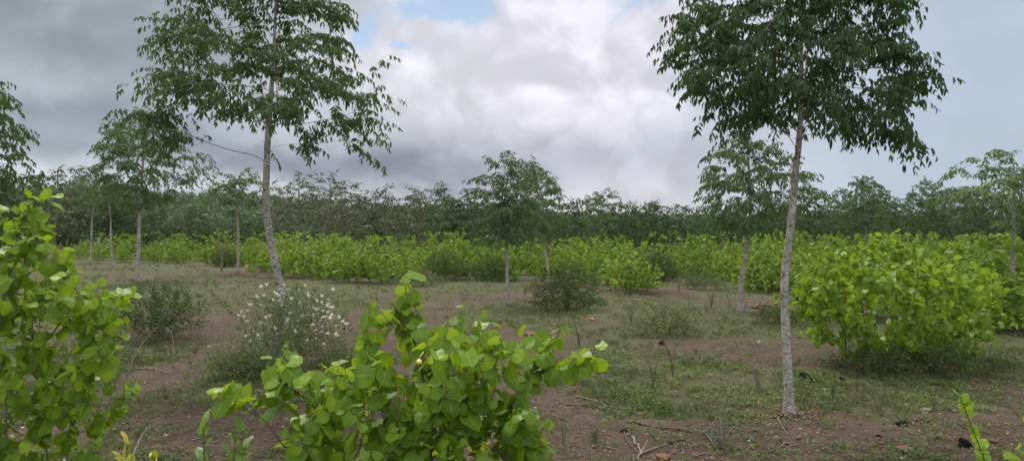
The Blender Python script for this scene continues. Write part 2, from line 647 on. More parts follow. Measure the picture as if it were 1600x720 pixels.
def compound_foliage(geo, tips, dirs, L, per_shoot, pairs, leaf_len, size, droop=0.25, hang=0.75, tpls=LEAFLETS):
    """Shoots with alternate pinnate leaves whose leaflets hang."""
    n = len(tips)
    g = np.array([0, 0, -1.0])
    tt = np.linspace(0.05, 1.0, per_shoot)
    base = shoot_curve(tips, dirs, L, droop, 2)
    t = np.broadcast_to(tt[None, :], (n, per_shoot)) + rng.normal(0, .03, (n, per_shoot))
    pos = tips[:, None] + L[:, None, None] * (dirs[:, None] * t[..., None] + droop * g * t[..., None] ** 2)
    sd = unit(dirs[:, None] + 2 * droop * g * t[..., None])
    side = unit(np.cross(sd, np.array([0.02, 0.03, 1.0])))
    s = np.where((np.arange(per_shoot) % 2) == 0, 1.0, -1.0)[None, :, None]
    s = s * np.where(rng.random((n, 1, 1)) < .5, 1, -1)
    last = (np.arange(per_shoot) == per_shoot - 1)[None, :, None]
    ld = unit(np.where(last, 0.9, 0.5) * sd + np.where(last, .15, .8) * s * side + g * 0.12 + rng.normal(0, .28, (n, per_shoot, 3)))
    pos, ld = pos.reshape(-1, 3), ld.reshape(-1, 3)
    m = len(pos)
    ll = leaf_len * rng.uniform(.7, 1.2, m)
    k = pairs * 2 + 1
    tr = np.concatenate([np.repeat(np.linspace(.25, .92, pairs), 2), [1.0]])
    sg = np.concatenate([np.tile([1., -1.], pairs), [0.0]])
    p = pos[:, None] + ll[:, None, None] * (ld[:, None] * tr[None, :, None] + 0.32 * g * tr[None, :, None] ** 2)
    rd = unit(ld[:, None] + 0.64 * g * tr[None, :, None])
    rs = unit(np.cross(rd, np.array([0.02, 0.03, 1.0])))
    fd = unit(0.45 * rd + 0.62 * sg[None, :, None] * rs + hang * g + rng.normal(0, .22, (m, k, 3)))
    nn = unit(np.array([0, 0, .55]) + 0.55 * rd + 0.3 * sg[None, :, None] * rs + rng.normal(0, .35, (m, k, 3)))
    cl = np.repeat(rng.random(n), per_shoot)
    rn = np.clip(0.5 * rng.random((m, k)) + 0.25 * cl[:, None] + 0.25 * rng.random((m, 1)), 0, 1)
    sz = size * rng.uniform(.65, 1.15, (m, k))
    scatter_leaves(geo, tpls, p.reshape(-1, 3), fd.reshape(-1, 3), nn.reshape(-1, 3), sz.ravel(), rn.ravel())


def thin(points, rmin):
    keep = []
    for p in points:
        if not keep or np.min(np.sum((np.array(keep) - p) ** 2, 1)) > rmin * rmin:
            keep.append(p)
    return np.array(keep)


def in_poly(x, y, poly):
    inside = np.zeros(len(x), bool)
    n = len(poly)
    for i in range(n):
        x1, y1 = poly[i]
        x2, y2 = poly[(i + 1) % n]
        c = ((y1 > y) != (y2 > y)) & (x < (x2 - x1) * (y - y1) / (y2 - y1 + 1e-12) + x1)
        inside ^= c
    return inside


def clump3(p, s, seed):
    q = p * s
    return 0.5 * (vnoise(q[:, 0] + 3.3 * q[:, 2], q[:, 1] - 2.1 * q[:, 2], seed) + vnoise(q[:, 2] * 1.3 + q[:, 1], q[:, 0] * .9 - q[:, 2], seed + 5))


def sample_outline(poly, n, d0, ratio, rmin, clump=0.0, cs=2.0, seed=0, dmax=9.0):
    """Points of a crown whose outline is known: its depth follows its width."""
    poly = [(float(a), float(b)) for a, b in poly]
    xs, ys = [a for a, b in poly], [b for a, b in poly]
    N = n * 6
    x, y = rng.uniform(min(xs), max(xs), N), rng.uniform(min(ys), max(ys), N)
    k = in_poly(x, y, poly)
    x, y = x[k], y[k]
    lo, hi = np.full(len(x), 1e9), np.full(len(x), -1e9)
    for i in range(len(poly)):
        x1, y1 = poly[i]
        x2, y2 = poly[(i + 1) % len(poly)]
        c = ((y1 > y) != (y2 > y))
        xi = (x2 - x1) * (y - y1) / (y2 - y1 + 1e-12) + x1
        lo = np.where(c, np.minimum(lo, xi), lo)
        hi = np.where(c, np.maximum(hi, xi), hi)
    hw = np.maximum((hi - lo) / 2, 1)
    t = np.clip((x - (hi + lo) / 2) / hw, -1, 1)
    dd = np.minimum(hw * d0 / F * ratio, dmax) * np.sqrt(1 - t * t) * rng.uniform(-1, 1, len(x))
    Y = d0 + dd
    P = np.stack([(x - 800) / F * Y, Y, CAM_Z - (y - HY) / F * Y], 1)
    if clump:
        P = P[clump3(P, cs, seed) > clump]
    P = thin(P[:n * 3], rmin)
    return P[:n]


# ------------------------------------------------------------------ trees
def make_tree(root, trunk_pts, trunk_r, targets, step, shoot, leaf, mats, first=0.45, split_limbs=False, lift=0.45, r_tip=0.0022, sides=6, trunk_sides=12, kill=None):
    """trunk_pts in world metres; parts are stored relative to the root's place."""
    O = np.array(root.location)
    tp = smooth_path(trunk_pts, 46)
    nt_ = len(tp)
    hh = np.linspace(0, 1, nt_)
    r_tr = np.interp(hh, *trunk_r)
    i0 = int(nt_ * first)
    nodes = tp[i0:]
    P, par, reach = colonize(targets, nodes, [-1] + list(range(len(nodes) - 1)), step, kill or step * 1.3, lift=lift)
    nb = len(nodes)
    rad = radii(P, par, r_tip)
    # trunk
    g = Geo()
    base = tp.copy()
    rr = r_tr.copy()
    rr[:4] *= np.array([1.9, 1.35, 1.15, 1.05])
    base[0, 2] -= 0.08
    g.tube(base, rr, trunk_sides, wob=0.05)
    ch, kids = chains(P, par, rad)
    # limbs: every subtree that leaves the trunk
    limb_geo = []
    for tnode in range(nb):
        for k in kids[tnode]:
            if k < nb:
                continue
            sub, _ = chains(P, par, rad, k)
            sub = [([tnode] + sub[0])] + sub[1:] if sub else [[tnode, k]]
            big = split_limbs and sum(len(c) for c in sub) > 14
            lg = Geo() if big else g
            rmax = r_tr[i0 + tnode] * 0.62
            for c in sub:
                pts = P[c].copy()
                rc = np.minimum(rad[c], rmax)
                rc[0] = rc[1] if len(rc) > 1 else rc[0]
                if len(pts) > 3:
                    pts[1:-1] = 0.5 * pts[1:-1] + 0.25 * (pts[:-2] + pts[2:])
                lg.tube(pts, rc, sides if rc.max() > .006 else 3, cap=False)
            if big:
                limb_geo.append(lg)
    # shoots with leaves
    leafy = np.unique(reach)
    ext = np.unique(np.concatenate([leafy, leafy[par[leafy] >= 0]]))
    tips = P[leafy]
    pd = np.where(par[leafy] >= 0, par[leafy], 0)
    gp = np.where(par[pd] >= 0, par[pd], pd)
    d = unit(tips - P[gp] + 1e-6)
    rel = tips - tp[nt_ // 2][None] * np.array([1, 1, 0]) - np.array([0, 0, 1]) * tp[int(nt_ * .75)][2]
    rel[:, 2] *= 0.6
    d = unit(d * .8 + unit(rel) * .7 + np.array([0, 0, .12]) + rng.normal(0, .3, d.shape))
    q = np.linalg.norm(rel, axis=1)
    q = np.clip(q / np.percentile(q, 92), 0, 1.1)
    L = shoot['len'] * rng.uniform(.6, 1.25, len(tips)) * (.65 + shoot.get('spray', .35) * q ** 3)
    sc = shoot_curve(tips, d, L, shoot['droop'], 5)
    for c in sc:
        g_tw = limb_geo[0] if False else g
        g_tw.tube(c, np.linspace(r_tip * .9, r_tip * .35, 5), 3, cap=False)
    lg = Geo()
    compound_foliage(lg, tips, d, L, shoot['n'], leaf['pairs'], leaf['len'], leaf['size'], shoot['droop'], leaf.get('hang', .75))
    if shoot.get('inner'):
        k = rng.random(len(P)) < shoot['inner']
        k &= (rad < 0.007) & (np.arange(len(P)) >= nb)
        ip = P[k]
        dd = unit(rng.normal(0, 1, ip.shape) + np.array([0, 0, .2]))
        compound_foliage(lg, ip, dd, np.full(len(ip), .10), 2, leaf['pairs'], leaf['len'], leaf['size'] * .95, .2, leaf.get('hang', .75))
    trunk = g.build('trunk', mats[0], root, True, O)
    for q in limb_geo:
        q.build('branch', mats[1], trunk, True, O)
    lg.build('crown', mats[2], root, False, O)
    return root


# the two near trees -----------------------------------------------------
def px_path(pts, d, zbase):
    out = []
    for i, (x, y) in enumerate(pts):
        p = at(x, y, d)
        if i == 0:
            p[2] = zbase
        out.append(p)
    return out


dL = 8.5
bL = at(428, 570, dL); bL[2] = float(ground_z(bL[0], bL[1]))
tl = empty('tree', bL, 'slender pale-trunked tree with an open airy crown, rising behind the white-flowered bush', 'tree')
polyL = [(318, -115), (470, -120), (545, -30), (535, 25), (528, 62), (575, 78), (592, 104), (612, 112), (590, 140), (606, 160), (580, 185), (590, 212), (552, 232), (530, 212), (498, 205), (478, 236), (455, 214), (430, 190),
         (405, 186), (370, 196), (338, 216), (318, 198), (288, 200), (262, 182), (230, 186), (224, 160), (240, 134), (222, 112), (246, 92), (236, 64), (264, 46), (262, 18), (292, 0), (285, -50)]
polyL = [(418 + (a - 418) * .90, 80 + (b - 80) * .88 - 4) for a, b in polyL]
TL = sample_outline(polyL, 400, dL, .85, .115, clump=.455, cs=2.6, seed=4)
TL = np.vstack([TL, sample_outline([(226, 168), (250, 196), (268, 226), (288, 236), (300, 214), (296, 184), (262, 160)], 34, dL - .2, 1.0, .11), sample_outline([(452, 214), (470, 232), (486, 222), (470, 204)], 8, dL - .1, 1.0, .09), sample_outline([(536, 214), (556, 236), (570, 222), (560, 200)], 8, dL, 1.0, .10)])
make_tree(tl, px_path([(428, 570), (432, 540), (439, 470), (434, 430), (422, 375), (416, 310), (417, 250), (420, 190), (424, 140), (428, 80), (431, 0), (434, -70)], dL, bL[2]),
          ([0, .12, .45, .62, .8, 1], [.060, .053, .040, .033, .021, .007]), TL, .085, dict(len=.25, n=6, droop=.2, inner=.06, spray=.75), dict(pairs=3, len=.12, size=.078, hang=.75),
          (M['bark'], M['branch'], M['tree_leaf']), first=.50, split_limbs=True, lift=.5, kill=.11)

bR = spot(1233, 648)
dR = bR[1]
trr = empty('tree', bR, 'dense dark-crowned tree on a straight pale grey trunk beside the big lime shrub', 'tree')
polyR = [(1090, -90), (1250, -125), (1400, -80), (1402, 10), (1412, 60), (1448, 92), (1462, 118), (1436, 140), (1420, 170), (1424, 205), (1452, 250), (1440, 266), (1404, 250), (1378, 240), (1350, 226), (1318, 222), (1298, 206), (1268, 190),
         (1232, 188), (1216, 232), (1196, 214), (1160, 206), (1120, 196), (1092, 176), (1078, 140), (1046, 132), (1058, 100), (1050, 64), (1062, 30), (1092, 6), (1080, -40)]
polyR = [(1250 + (a - 1250) * .91, 70 + (b - 70) * .93 - 3) for a, b in polyR]
TR = sample_outline(polyR, 540, dR, .85, .082, clump=.44, cs=3.0, seed=14)
make_tree(trr, px_path([(1233, 648), (1232, 600), (1228, 520), (1226, 450), (1230, 400), (1237, 340), (1243, 270), (1249, 215), (1252, 150), (1252, 80), (1250, 0), (1250, -70)], dR, bR[2]),
          ([0, .1, .4, .6, .8, 1], [.040, .037, .032, .026, .017, .006]), TR, .065, dict(len=.19, n=6, droop=.28, inner=.08, spray=.75), dict(pairs=3, len=.10, size=.068, hang=.95),
          (M['bark'], M['branch'], M['tree_leaf']), first=.54, split_limbs=True, lift=.5, kill=.085)


# kinds of tree for the field and the far line ----------------------------
def crown_targets(h, base, rx, n, rmin, shape='oval', clump=.3, seed=0, cs=1.3):
    N = n * 10
    z = rng.uniform(base, h, N)
    a = rng.uniform(0, 2 * math.pi, N)
    t = (z - base) / (h - base)
    if shape == 'umbrella':
        R = rx * np.clip(np.minimum((t + .12) / .45, 1), 0, 1) * np.sqrt(np.clip(1 - np.clip((t - .45) / .55, 0, 1) ** 2, 0, 1))
    elif shape == 'cone':
        R = rx * np.minimum((t + .10) / .3, 1) * np.sqrt(np.clip(1.02 - t, 0, 1))
    else:
        R = rx * np.sqrt(np.clip(1 - (2 * t - .9) ** 2 * .95, 0.02, 1))
    lob = 1 + .22 * np.sin(a * 3 + seed) + .13 * np.sin(a * 5 + 2 * seed + z * 2)
    r = R * lob * np.sqrt(rng.random(N))
    P = np.stack([r * np.cos(a), r * np.sin(a), z], 1)
    P = P[clump3(P + seed * 7.7, cs, seed) > clump]
    return thin(P[:n * 4], rmin)[:n]


def wander_trunk(h, lean=(0, 0), wob=.06, kink=0.0):
    n = 7
    z = np.linspace(0, h * .96, n)
    x = lean[0] * (z / h) + np.cumsum(rng.normal(0, wob, n)) * .5
    y = lean[1] * (z / h) + np.cumsum(rng.normal(0, wob, n)) * .5
    x -= x[0]; y -= y[0]
    x += kink * np.sin(z / h * 7)
    return np.stack([x, y, z], 1)


PROTO = {}


def tree_kind(key, h, base, rx, n, rmin, shape, leafmat, leaf, shoot, rt=.06, lean=(0, 0), kink=0.0, clump=.3, seed=0, first=.35, step=.16, name='tree', barkm='far_bark', wob=.06, cs=1.3):
    root = bpy.data.objects.new(name, None)
    COL.objects.link(root)
    root['category'] = 'tree'
    T = crown_targets(h, base, rx, n, rmin, shape, clump, seed, cs)
    tp = wander_trunk(h, lean, wob, kink)
    T = T + np.stack([np.interp(T[:, 2], tp[:, 2], tp[:, 0]), np.interp(T[:, 2], tp[:, 2], tp[:, 1]), 0 * T[:, 2]], 1)
    make_tree(root, tp, ([0, .4, .7, 1], [rt, rt * .8, rt * .5, rt * .15]), T, step, shoot, leaf, (M[barkm], M[barkm], M[leafmat]), first=first, lift=.5, r_tip=.004, sides=4, trunk_sides=8, kill=step * 1.3)
    PROTO[key] = [root, False, h]
    return root


MIDSHOOT = dict(len=.34, n=6, droop=.20, inner=.08, spray=.7)
MIDLEAF = dict(pairs=3, len=.17, size=.112, hang=.5)
tree_kind('loose', 4.6, 2.1, 1.45, 290, .19, 'umbrella', 'mid_leaf', MIDLEAF, MIDSHOOT, .07, (.2, 0), clump=.36, seed=1, barkm='bark')
tree_kind('oval', 3.5, 1.62, .95, 300, .13, 'oval', 'mid_leaf', dict(pairs=3, len=.14, size=.092, hang=.7), dict(len=.26, n=6, droop=.26, inner=.10, spray=.7), .05, (-.08, 0), kink=.03, clump=.28, seed=2, barkm='bark')
tree_kind('sparse', 3.6, 2.05, .8, 85, .21, 'umbrella', 'mid_leaf', MIDLEAF, MIDSHOOT, .042, (.05, .1), clump=.40, seed=3, barkm='bark')
tree_kind('middle', 3.45, 1.5, .80, 230, .14, 'oval', 'mid_leaf', dict(pairs=3, len=.15, size=.098, hang=.5), dict(len=.30, n=6, droop=.15, inner=.10, spray=.7), .05, (.02, 0), kink=.025, clump=.34, seed=4, barkm='bark')
tree_kind('leaner', 4.1, 1.7, 1.05, 240, .17, 'oval', 'mid_leaf', MIDLEAF, MIDSHOOT, .062, (-.65, .2), kink=-.02, clump=.32, seed=5, barkm='bark')
FARLEAF = dict(pairs=2, len=.24, size=.20, hang=.55)
FARSHOOT = dict(len=.42, n=4, droop=.2, inner=.15)
tree_kind('far_round', 4.0, .9, 1.2, 135, .28, 'oval', 'far_leaf', FARLEAF, FARSHOOT, .05, clump=.28, seed=6, step=.22)
tree_kind('far_umbrella', 4.0, 1.4, 1.4, 120, .28, 'umbrella', 'far_leaf', FARLEAF, FARSHOOT, .05, (.2, 0), clump=.32, seed=7, step=.22)
tree_kind('far_tall', 4.0, .9, 1.0, 120, .28, 'cone', 'far_leaf', FARLEAF, FARSHOOT, .05, (-.15, 0), clump=.28, seed=8, step=.22)
tree_kind('far_bushy', 4.0, .4, 1.3, 150, .28, 'oval', 'far_leaf', FARLEAF, FARSHOOT, .045, clump=.25, seed=12, step=.22)
tree_kind('olive', 4.0, 1.1, 1.2, 85, .30, 'oval', 'olive_leaf', dict(pairs=2, len=.17, size=.16, hang=.4), dict(len=.36, n=4, droop=.12, inner=.1), .06, (.1, 0), clump=.36, seed=9, step=.22, kink=.05)
tree_kind('olive_bare', 4.0, 1.4, 1.15, 60, .32, 'umbrella', 'olive_leaf', dict(pairs=2, len=.15, size=.15, hang=.4), dict(len=.36, n=3, droop=.1, inner=.05), .065, (-.2, 0), clump=.42, seed=10, step=.2, kink=.06)


def plant_tree(key, px, Y, ytop, label, rz=None, group=None, wide=1.0):
    root, used, h0 = PROTO[key]
    X = (px - 800) / F * Y
    z = float(ground_z(X, Y))
    h = CAM_Z + (HY - ytop) / F * Y - z
    s = h / h0
    sc = (s * wide, s * wide, s)
    rz = rng.uniform(0, 6.28) if rz is None else rz
    if not used:
        root.location = (X, Y, z)
        root.rotation_euler = (0, 0, rz)
        root.scale = sc
        root['label'] = label
        if group:
            root['group'] = group
        PROTO[key][1] = True
        return root
    return copy_tree(root, (X, Y, z), rz, sc, label, group)


plant_tree('loose', 215, 21.5, 178, 'slim tree with a loose wide crown behind the tall lime shrub, trunk pale and upright', rz=.3, wide=.82)
plant_tree('oval', 1158, 13.6, 210, 'young tree with drooping oval crown, its top hidden behind the dense dark-crowned tree', rz=2.2)
plant_tree('sparse', 372, 25.0, 258, 'small thin tree with a sparse see-through top beside the airy tree’s trunk'.replace('’s', ''), rz=1.2)
plant_tree('middle', 795, 14.9, 246, 'slightly kinked tree standing alone in mid field in front of the thicket', rz=0.0)
plant_tree('leaner', 858, 20.5, 254, 'leaning tree with a bare bent trunk behind the dark round bush', rz=0.0, wide=.8)
plant_tree('sparse', 1588, 11.8, 226, 'tree with a curved trunk cut off by the right edge of the photo', rz=2.6, wide=1.25)
tree_kind('leafy', 4.2, 1.6, 1.25, 380, .14, 'oval', 'tree_leaf', dict(pairs=3, len=.13, size=.08, hang=.8), dict(len=.26, n=6, droop=.25, inner=.12, spray=.7), .06, clump=.28, seed=15, barkm='bark')
plant_tree('leafy', -100, 7.6, 58, 'dark tree whose crown alone shows at the left edge of the photo', rz=4.1, wide=.9)
plant_tree('sparse', 940, 44, 292, 'slim pale-trunked tree with a flat thin crown above the far line', rz=.4, wide=1.1)
plant_tree('oval', 1352, 24, 276, 'paler drooping tree behind the big lime shrub, under the hanging branch tips', rz=.8, wide=.92)
plant_tree('loose', 1452, 26, 284, 'wide feathery tree behind the big lime shrub, nearer the curved trunk', rz=3.6, wide=.7)
plant_tree('sparse', 176, 29, 268, 'thin tree with bare lower trunk just beside the slim loose-crowned tree', rz=3.0)
plant_tree('sparse', 142, 33, 275, 'thin pale-trunked tree second from the slim loose-crowned tree', rz=5.0)
plant_tree('far_bushy', 1022, 46, 318, 'round bushy tree with two thin pale stems in the far line', rz=1.0)

# the far line of trees ----------------------------------------------------
MARKS = [(-400, 'photo edge'), (213, 'slim tree'), (420, 'airy tree'), (795, 'kinked tree'), (940, 'flat-topped tree'), (1158, 'drooping tree'), (1238, 'dense tree'), (1590, 'curved tree'), (2200, 'photo edge')]
ORD = 'first second third fourth fifth sixth seventh eighth ninth tenth eleventh twelfth thirteenth fourteenth fifteenth sixteenth seventeenth eighteenth nineteenth twentieth'.split()


def cell(px):
    for i in range(len(MARKS) - 1):
        if px < MARKS[i + 1][0]:
            return i
    return len(MARKS) - 2


sky_x = [-100, 0, 60, 95, 130, 160, 190, 330, 420, 450, 480, 530, 560, 600, 640, 700, 740, 870, 930, 1000, 1100, 1190, 1240, 1280, 1300, 1350, 1420, 1500, 1550, 1600, 1700]
sky_y = [285, 285, 288, 272, 274, 284, 316, 322, 326, 300, 296, 298, 290, 290, 302, 304, 304, 322, 326, 330, 336, 330, 302, 318, 334, 310, 306, 310, 296, 300, 300]
line = []
x = -110.0
while x < 1720:
    n_here = 1 if rng.random() < .45 else 2
    for q in range(n_here):
        px = x + rng.uniform(-9, 9)
        Y = rng.uniform(29, 40) if q == 0 else rng.uniform(40, 62)
        if px < 440:
            Y += 12
        top = np.interp(px, sky_x, sky_y) + (rng.uniform(-16, 22) if q == 0 else rng.uniform(2, 24))
        if 425 < px < 720:
            top += rng.uniform(-20, -4)
        olive = (420 < px < 618) or (85 < px < 150) or (rng.random() < .06)
        if olive:
            key = 'olive' if rng.random() < .6 else 'olive_bare'
        else:
            key = rng.choice(['far_round', 'far_umbrella', 'far_tall', 'far_bushy'], p=[.32, .28, .2, .2])
        line.append((px, Y, float(top), key))
    x += rng.uniform(20, 44)
by_cell = {}
for t in sorted(line):
    by_cell.setdefault((cell(t[0]), t[3].startswith('olive')), []).append(t)
for (c, ol), ts in by_cell.items():
    for i, (px, Y, top, key) in enumerate(ts):
        kind = 'olive-grey' if ol else 'green'
        plant_tree(key, px, Y, top, f'{ORD[min(i, 19)]} {kind} tree of the far line counting from {MARKS[c][1]} towards {MARKS[c + 1][1]}', group='trees of the far line', wide=rng.uniform(.95, 1.5))


# a dead forked sapling among the far shrubs
def dead_sapling(px, Y, h, label):
    X = (px - 800) / F * Y
    b = np.array([X, Y, float(ground_z(X, Y))])
    r = empty('dead_sapling', b, label, 'sapling', 'dead saplings by the thicket')
    g = Geo()
    g.tube(smooth_path([b + v for v in ((0, 0, -.05), (.03, 0, h * .35), (-.1, .03, h * .7), (-.16, .05, h))], 10), np.linspace(.035, .012, 10), 6)
    g.build('stem', M['palestick'], r, True, b)
    g = Geo()
    g.tube(smooth_path([b + v for v in ((.03, 0, h * .35), (.16, .0, h * .6), (.2, .05, h * .9))], 8), np.linspace(.022, .008, 8), 5)
    g.build('branch', M['palestick'], r, True, b)


dead_sapling(1132, 30, 1.5, 'pale forked dead stem poking out of shrubs beside the drooping tree')
dead_sapling(346, 26, 1.45, 'pale dead stem standing beside the small thin sparse tree')


# ------------------------------------------------------------------ shrubs
def heart_foliage(geo, tips, dirs, L, per, size, tpls, face, droop=.15, open_=.5, yellow=0.0, hang=.7):
    """Alternate heart-shaped leaves on petioles along each shoot."""
    n = len(tips)
    g = np.array([0, 0, -1.0])
    t = np.broadcast_to(np.linspace(0, 1, per)[None], (n, per)) + rng.normal(0, .05, (n, per))
    pos = tips[:, None] + L[:, None, None] * (dirs[:, None] * t[..., None] + droop * g * t[..., None] ** 2)
    a = rng.uniform(0, 6.28, (n, 1)) + np.arange(per)[None] * 2.4 + rng.normal(0, .4, (n, per))
    e1 = unit(np.cross(dirs, np.array([.13, .2, .97])))[:, None]
    e2 = np.cross(dirs, e1[:, 0])[:, None]
    out = np.cos(a)[..., None] * e1 + np.sin(a)[..., None] * e2
    pet = unit(out * .9 + dirs[:, None] * .45 + np.array([0, 0, .35]))
    sz = size * rng.uniform(.5, 1.22, (n, per)) * (1 - .35 * np.clip(t, 0, 1) ** 3)
    base = pos + pet * (sz * .45)[..., None]
    ld = unit(pet * .55 + g * hang + rng.normal(0, .30, (n, per, 3)))
    nn = unit(np.array([0, 0, .7]) + out * .8 + np.asarray(face)[None, None] * open_ + rng.normal(0, .55, (n, per, 3)))
    cl = rng.random((n, 1))
    rn = np.clip(.18 + .42 * rng.random((n, per)) + .2 * cl + .22 * np.clip(t, 0, 1) ** 2 + yellow, 0, 1)
    scatter_leaves(geo, tpls, base.reshape(-1, 3), ld.reshape(-1, 3), nn.reshape(-1, 3), sz.ravel(), rn.ravel())
    return pos.reshape(-1, 3), base.reshape(-1, 3)


def make_shrub(root, targets, bases, step, shootL, per, size, tpls, leafm, stemm, face=(0, 0, 0), petioles=False, r_tip=.0016, r_max=.02, e=2.4, part='foliage', yellow=0.0, inner=.06, hang=.7, smooth=True, lift=.3, stem_parts=True):
    O = np.array(root.location)
    # each stem starts at its own spot; targets go to the nearest one
    nodes = [np.asarray(b, float) for b in bases]
    starts, par = [], []
    for b in nodes:
        starts += [b - np.array([0, 0, .05]), b + np.array([0, 0, .06])]
        par += [-1, len(starts) - 2]
    P, pr, reach = colonize(targets, starts, par, step, step * 1.3, lift=lift, straight=.5)
    rad = radii(P, pr, r_tip, e)
    own = np.zeros(len(P), int)
    for i in range(len(P)):
        own[i] = i // 2 if i < len(starts) else own[pr[i]]
    geos, of_stem = [], {}
    for s in range(0, len(starts), 2):
        ch, _ = chains(P, pr, rad, s)
        if not ch or sum(len(c) for c in ch) < 4:
            continue
        g = Geo() if (stem_parts or not geos) else geos[0]
        of_stem[s // 2] = g
        for c in ch:
            pts = P[c].copy()
            rc = np.minimum(rad[c], r_max)
            if len(pts) > 3:
                pts[1:-1] = .5 * pts[1:-1] + .25 * (pts[:-2] + pts[2:])
            g.tube(pts, rc, 6 if rc.max() > .006 else 4, cap=False, wob=.06)
        if g not in geos:
            geos.append(g)
    leafy = np.unique(reach)
    tips = P[leafy]
    pd = np.where(pr[leafy] >= 0, pr[leafy], leafy)
    gp = np.where(pr[pd] >= 0, pr[pd], pd)
    d = unit(tips - P[gp] + 1e-6)
    cen = P[:len(starts)].mean(0)
    rel = unit(tips - cen)
    d = unit(d * .8 + rel * .4 + np.array([0, 0, .35]) + rng.normal(0, .28, d.shape))
    L = shootL * rng.uniform(.6, 1.25, len(tips))
    for c, q in zip(shoot_curve(tips, d, L, .1, 5), range(len(tips))):
        if own[leafy[q]] not in of_stem:
            continue
        of_stem[own[leafy[q]]].tube(c, np.linspace(r_tip, r_tip * .5, 5), 3, cap=False)
    lg = Geo()
    a, b = heart_foliage(lg, tips, d, L, per, size, tpls, face, .1, yellow=yellow, hang=hang)
    if inner:
        k = (rng.random(len(P)) < inner) & (rad < r_tip * 4) & (np.arange(len(P)) >= len(starts))
        ip = P[k]
        if len(ip):
            dd = unit(rng.normal(0, 1, ip.shape) + np.array([0, 0, .5]))
            a2, b2 = heart_foliage(lg, ip, dd, np.full(len(ip), shootL * .3), 2, size, tpls, face, .1, yellow=yellow - .1, hang=hang)
            a, b = np.vstack([a, a2]), np.vstack([b, b2])
    if petioles:
        pg = Geo()
        for p0, p1 in zip(a, b):
            m_ = (p0 + p1) / 2 + np.array([0, 0, .006])
            geos[0].tube(np.array([p0, m_, p1]), [.0012, .001, .0009], 3, cap=False)
    for g in geos:
        g.build('stem', stemm, root, True, O)
    lg.build(part, leafm, root, smooth, O)
    return P, tips


def dome_targets(c, h, rx, ry, n, rmin, low=.12, clump=.25, seed=0, cs=2.2):
    N = n * 10
    u = rng.normal(0, 1, (N, 3))
    u = unit(u) * (rng.random((N, 1)) ** .45)
    u[:, 2] = np.abs(u[:, 2])
    lob = 1 + .16 * np.sin(3 * np.arctan2(u[:, 1], u[:, 0]) + seed) + .12 * np.sin(5 * np.arctan2(u[:, 1], u[:, 0]) + 2.3 * seed + 4 * u[:, 2])
    P = np.stack([u[:, 0] * rx * lob, u[:, 1] * ry * lob, low + u[:, 2] * (h - low) * (.85 + .25 * vnoise(u[:, 0] * 3 + seed, u[:, 1] * 3, seed))], 1)
    P = P[clump3(P + seed * 3.1, cs, seed) > clump]
    return thin(P[:n * 4], rmin)[:n] + np.asarray(c)[None]


# the foreground shrub
dF = 2.45
bF = at(690, 0, dF); bF[2] = float(ground_z(bF[0], bF[1]))
fs = empty('shrub', bF, 'foreground lime shrub with big round leaves and one small yellow fruit', 'shrub')
polyF = [(606, 510), (628, 476), (648, 478), (676, 500), (706, 506), (736, 540), (768, 564), (806, 552), (850, 562), (884, 560), (898, 580), (872, 612), (842, 622), (828, 660), (846, 720), (830, 800), (800, 950), (560, 950), (470, 800), (448, 720),
         (462, 680), (428, 668), (410, 640), (420, 618), (432, 580), (470, 574), (500, 588), (548, 600), (582, 588), (604, 560), (592, 530)]
TF = sample_outline(polyF, 420, dF, .62, .043, clump=.24, cs=6, seed=3, dmax=.42)
TF = np.vstack([TF, at(352, 640, 2.2)[None], at(384, 640, 2.22)[None], at(640, 474, dF)[None], at(900, 572, dF)[None]])
make_shrub(fs, TF, [bF + np.array([a, b, 0]) for a, b in ((0, 0), (-.14, .05), (.12, .02), (.02, .13), (-.05, -.1))], .045, .115, 6, .054, HEARTS_HIGH, M['lime_leaf'], M['twig'], face=(0, -.5, 0), petioles=True, r_max=.011, hang=.6, inner=.05)


def fruit_at(p, r, root):
    g = Geo()
    th = np.linspace(0, math.pi, 9)
    ph = np.arange(12) * 2 * math.pi / 12
    V = np.array([(math.sin(t) * math.cos(f), math.sin(t) * math.sin(f), math.cos(t) * .95 - (.12 if t == 0 else 0)) for t in th for f in ph]) * r
    q = [(i * 12 + j, i * 12 + (j + 1) % 12, (i + 1) * 12 + (j + 1) % 12, (i + 1) * 12 + j) for i in range(8) for j in range(12)]
    g.add(V + p, [np.array(q)], .1)
    g.tube([p + np.array([0, 0, r * .9]), p + np.array([.004, 0, r * 2.0]), p + np.array([.012, .006, r * 3.2])], .0012, 4)
    g.build('fruit', M['fruit'], root, True, np.array(root.location))


fruit_at(at(655, 565, dF - .36), .0085, fs)

# the tall lime shrub at the left
dB = 2.95
bB = at(30, 0, dB); bB[2] = float(ground_z(bB[0], bB[1]))
ls = empty('shrub', bB, 'tall lime shrub with pale grey stems filling the left edge of the photo', 'shrub')
polyB = [(-190, 420), (-120, 350), (-50, 330), (-10, 326), (40, 318), (78, 324), (84, 350), (80, 378), (112, 412), (120, 440), (150, 448), (192, 446), (184, 478), (170, 512), (168, 548), (140, 560), (176, 600), (196, 625), (160, 650), (120, 690), (128, 720), (140, 760), (120, 900), (-60, 900), (-170, 760)]
polyB = [(a + 14, b + 8) for a, b in polyB]
TB = sample_outline(polyB, 560, dB, .62, .054, clump=.20, cs=5, seed=8, dmax=.5)
make_shrub(ls, TB, [bB + np.array([a, b, 0]) for a, b in ((0, 0), (-.18, .05), (.12, .06), (-.3, -.02), (.05, .2))], .055, .12, 6, .052, HEARTS_HIGH, M['lime_leaf'], M['greystem'], face=(.15, -.45, 0), petioles=True, r_max=.016, hang=.65, inner=.05)

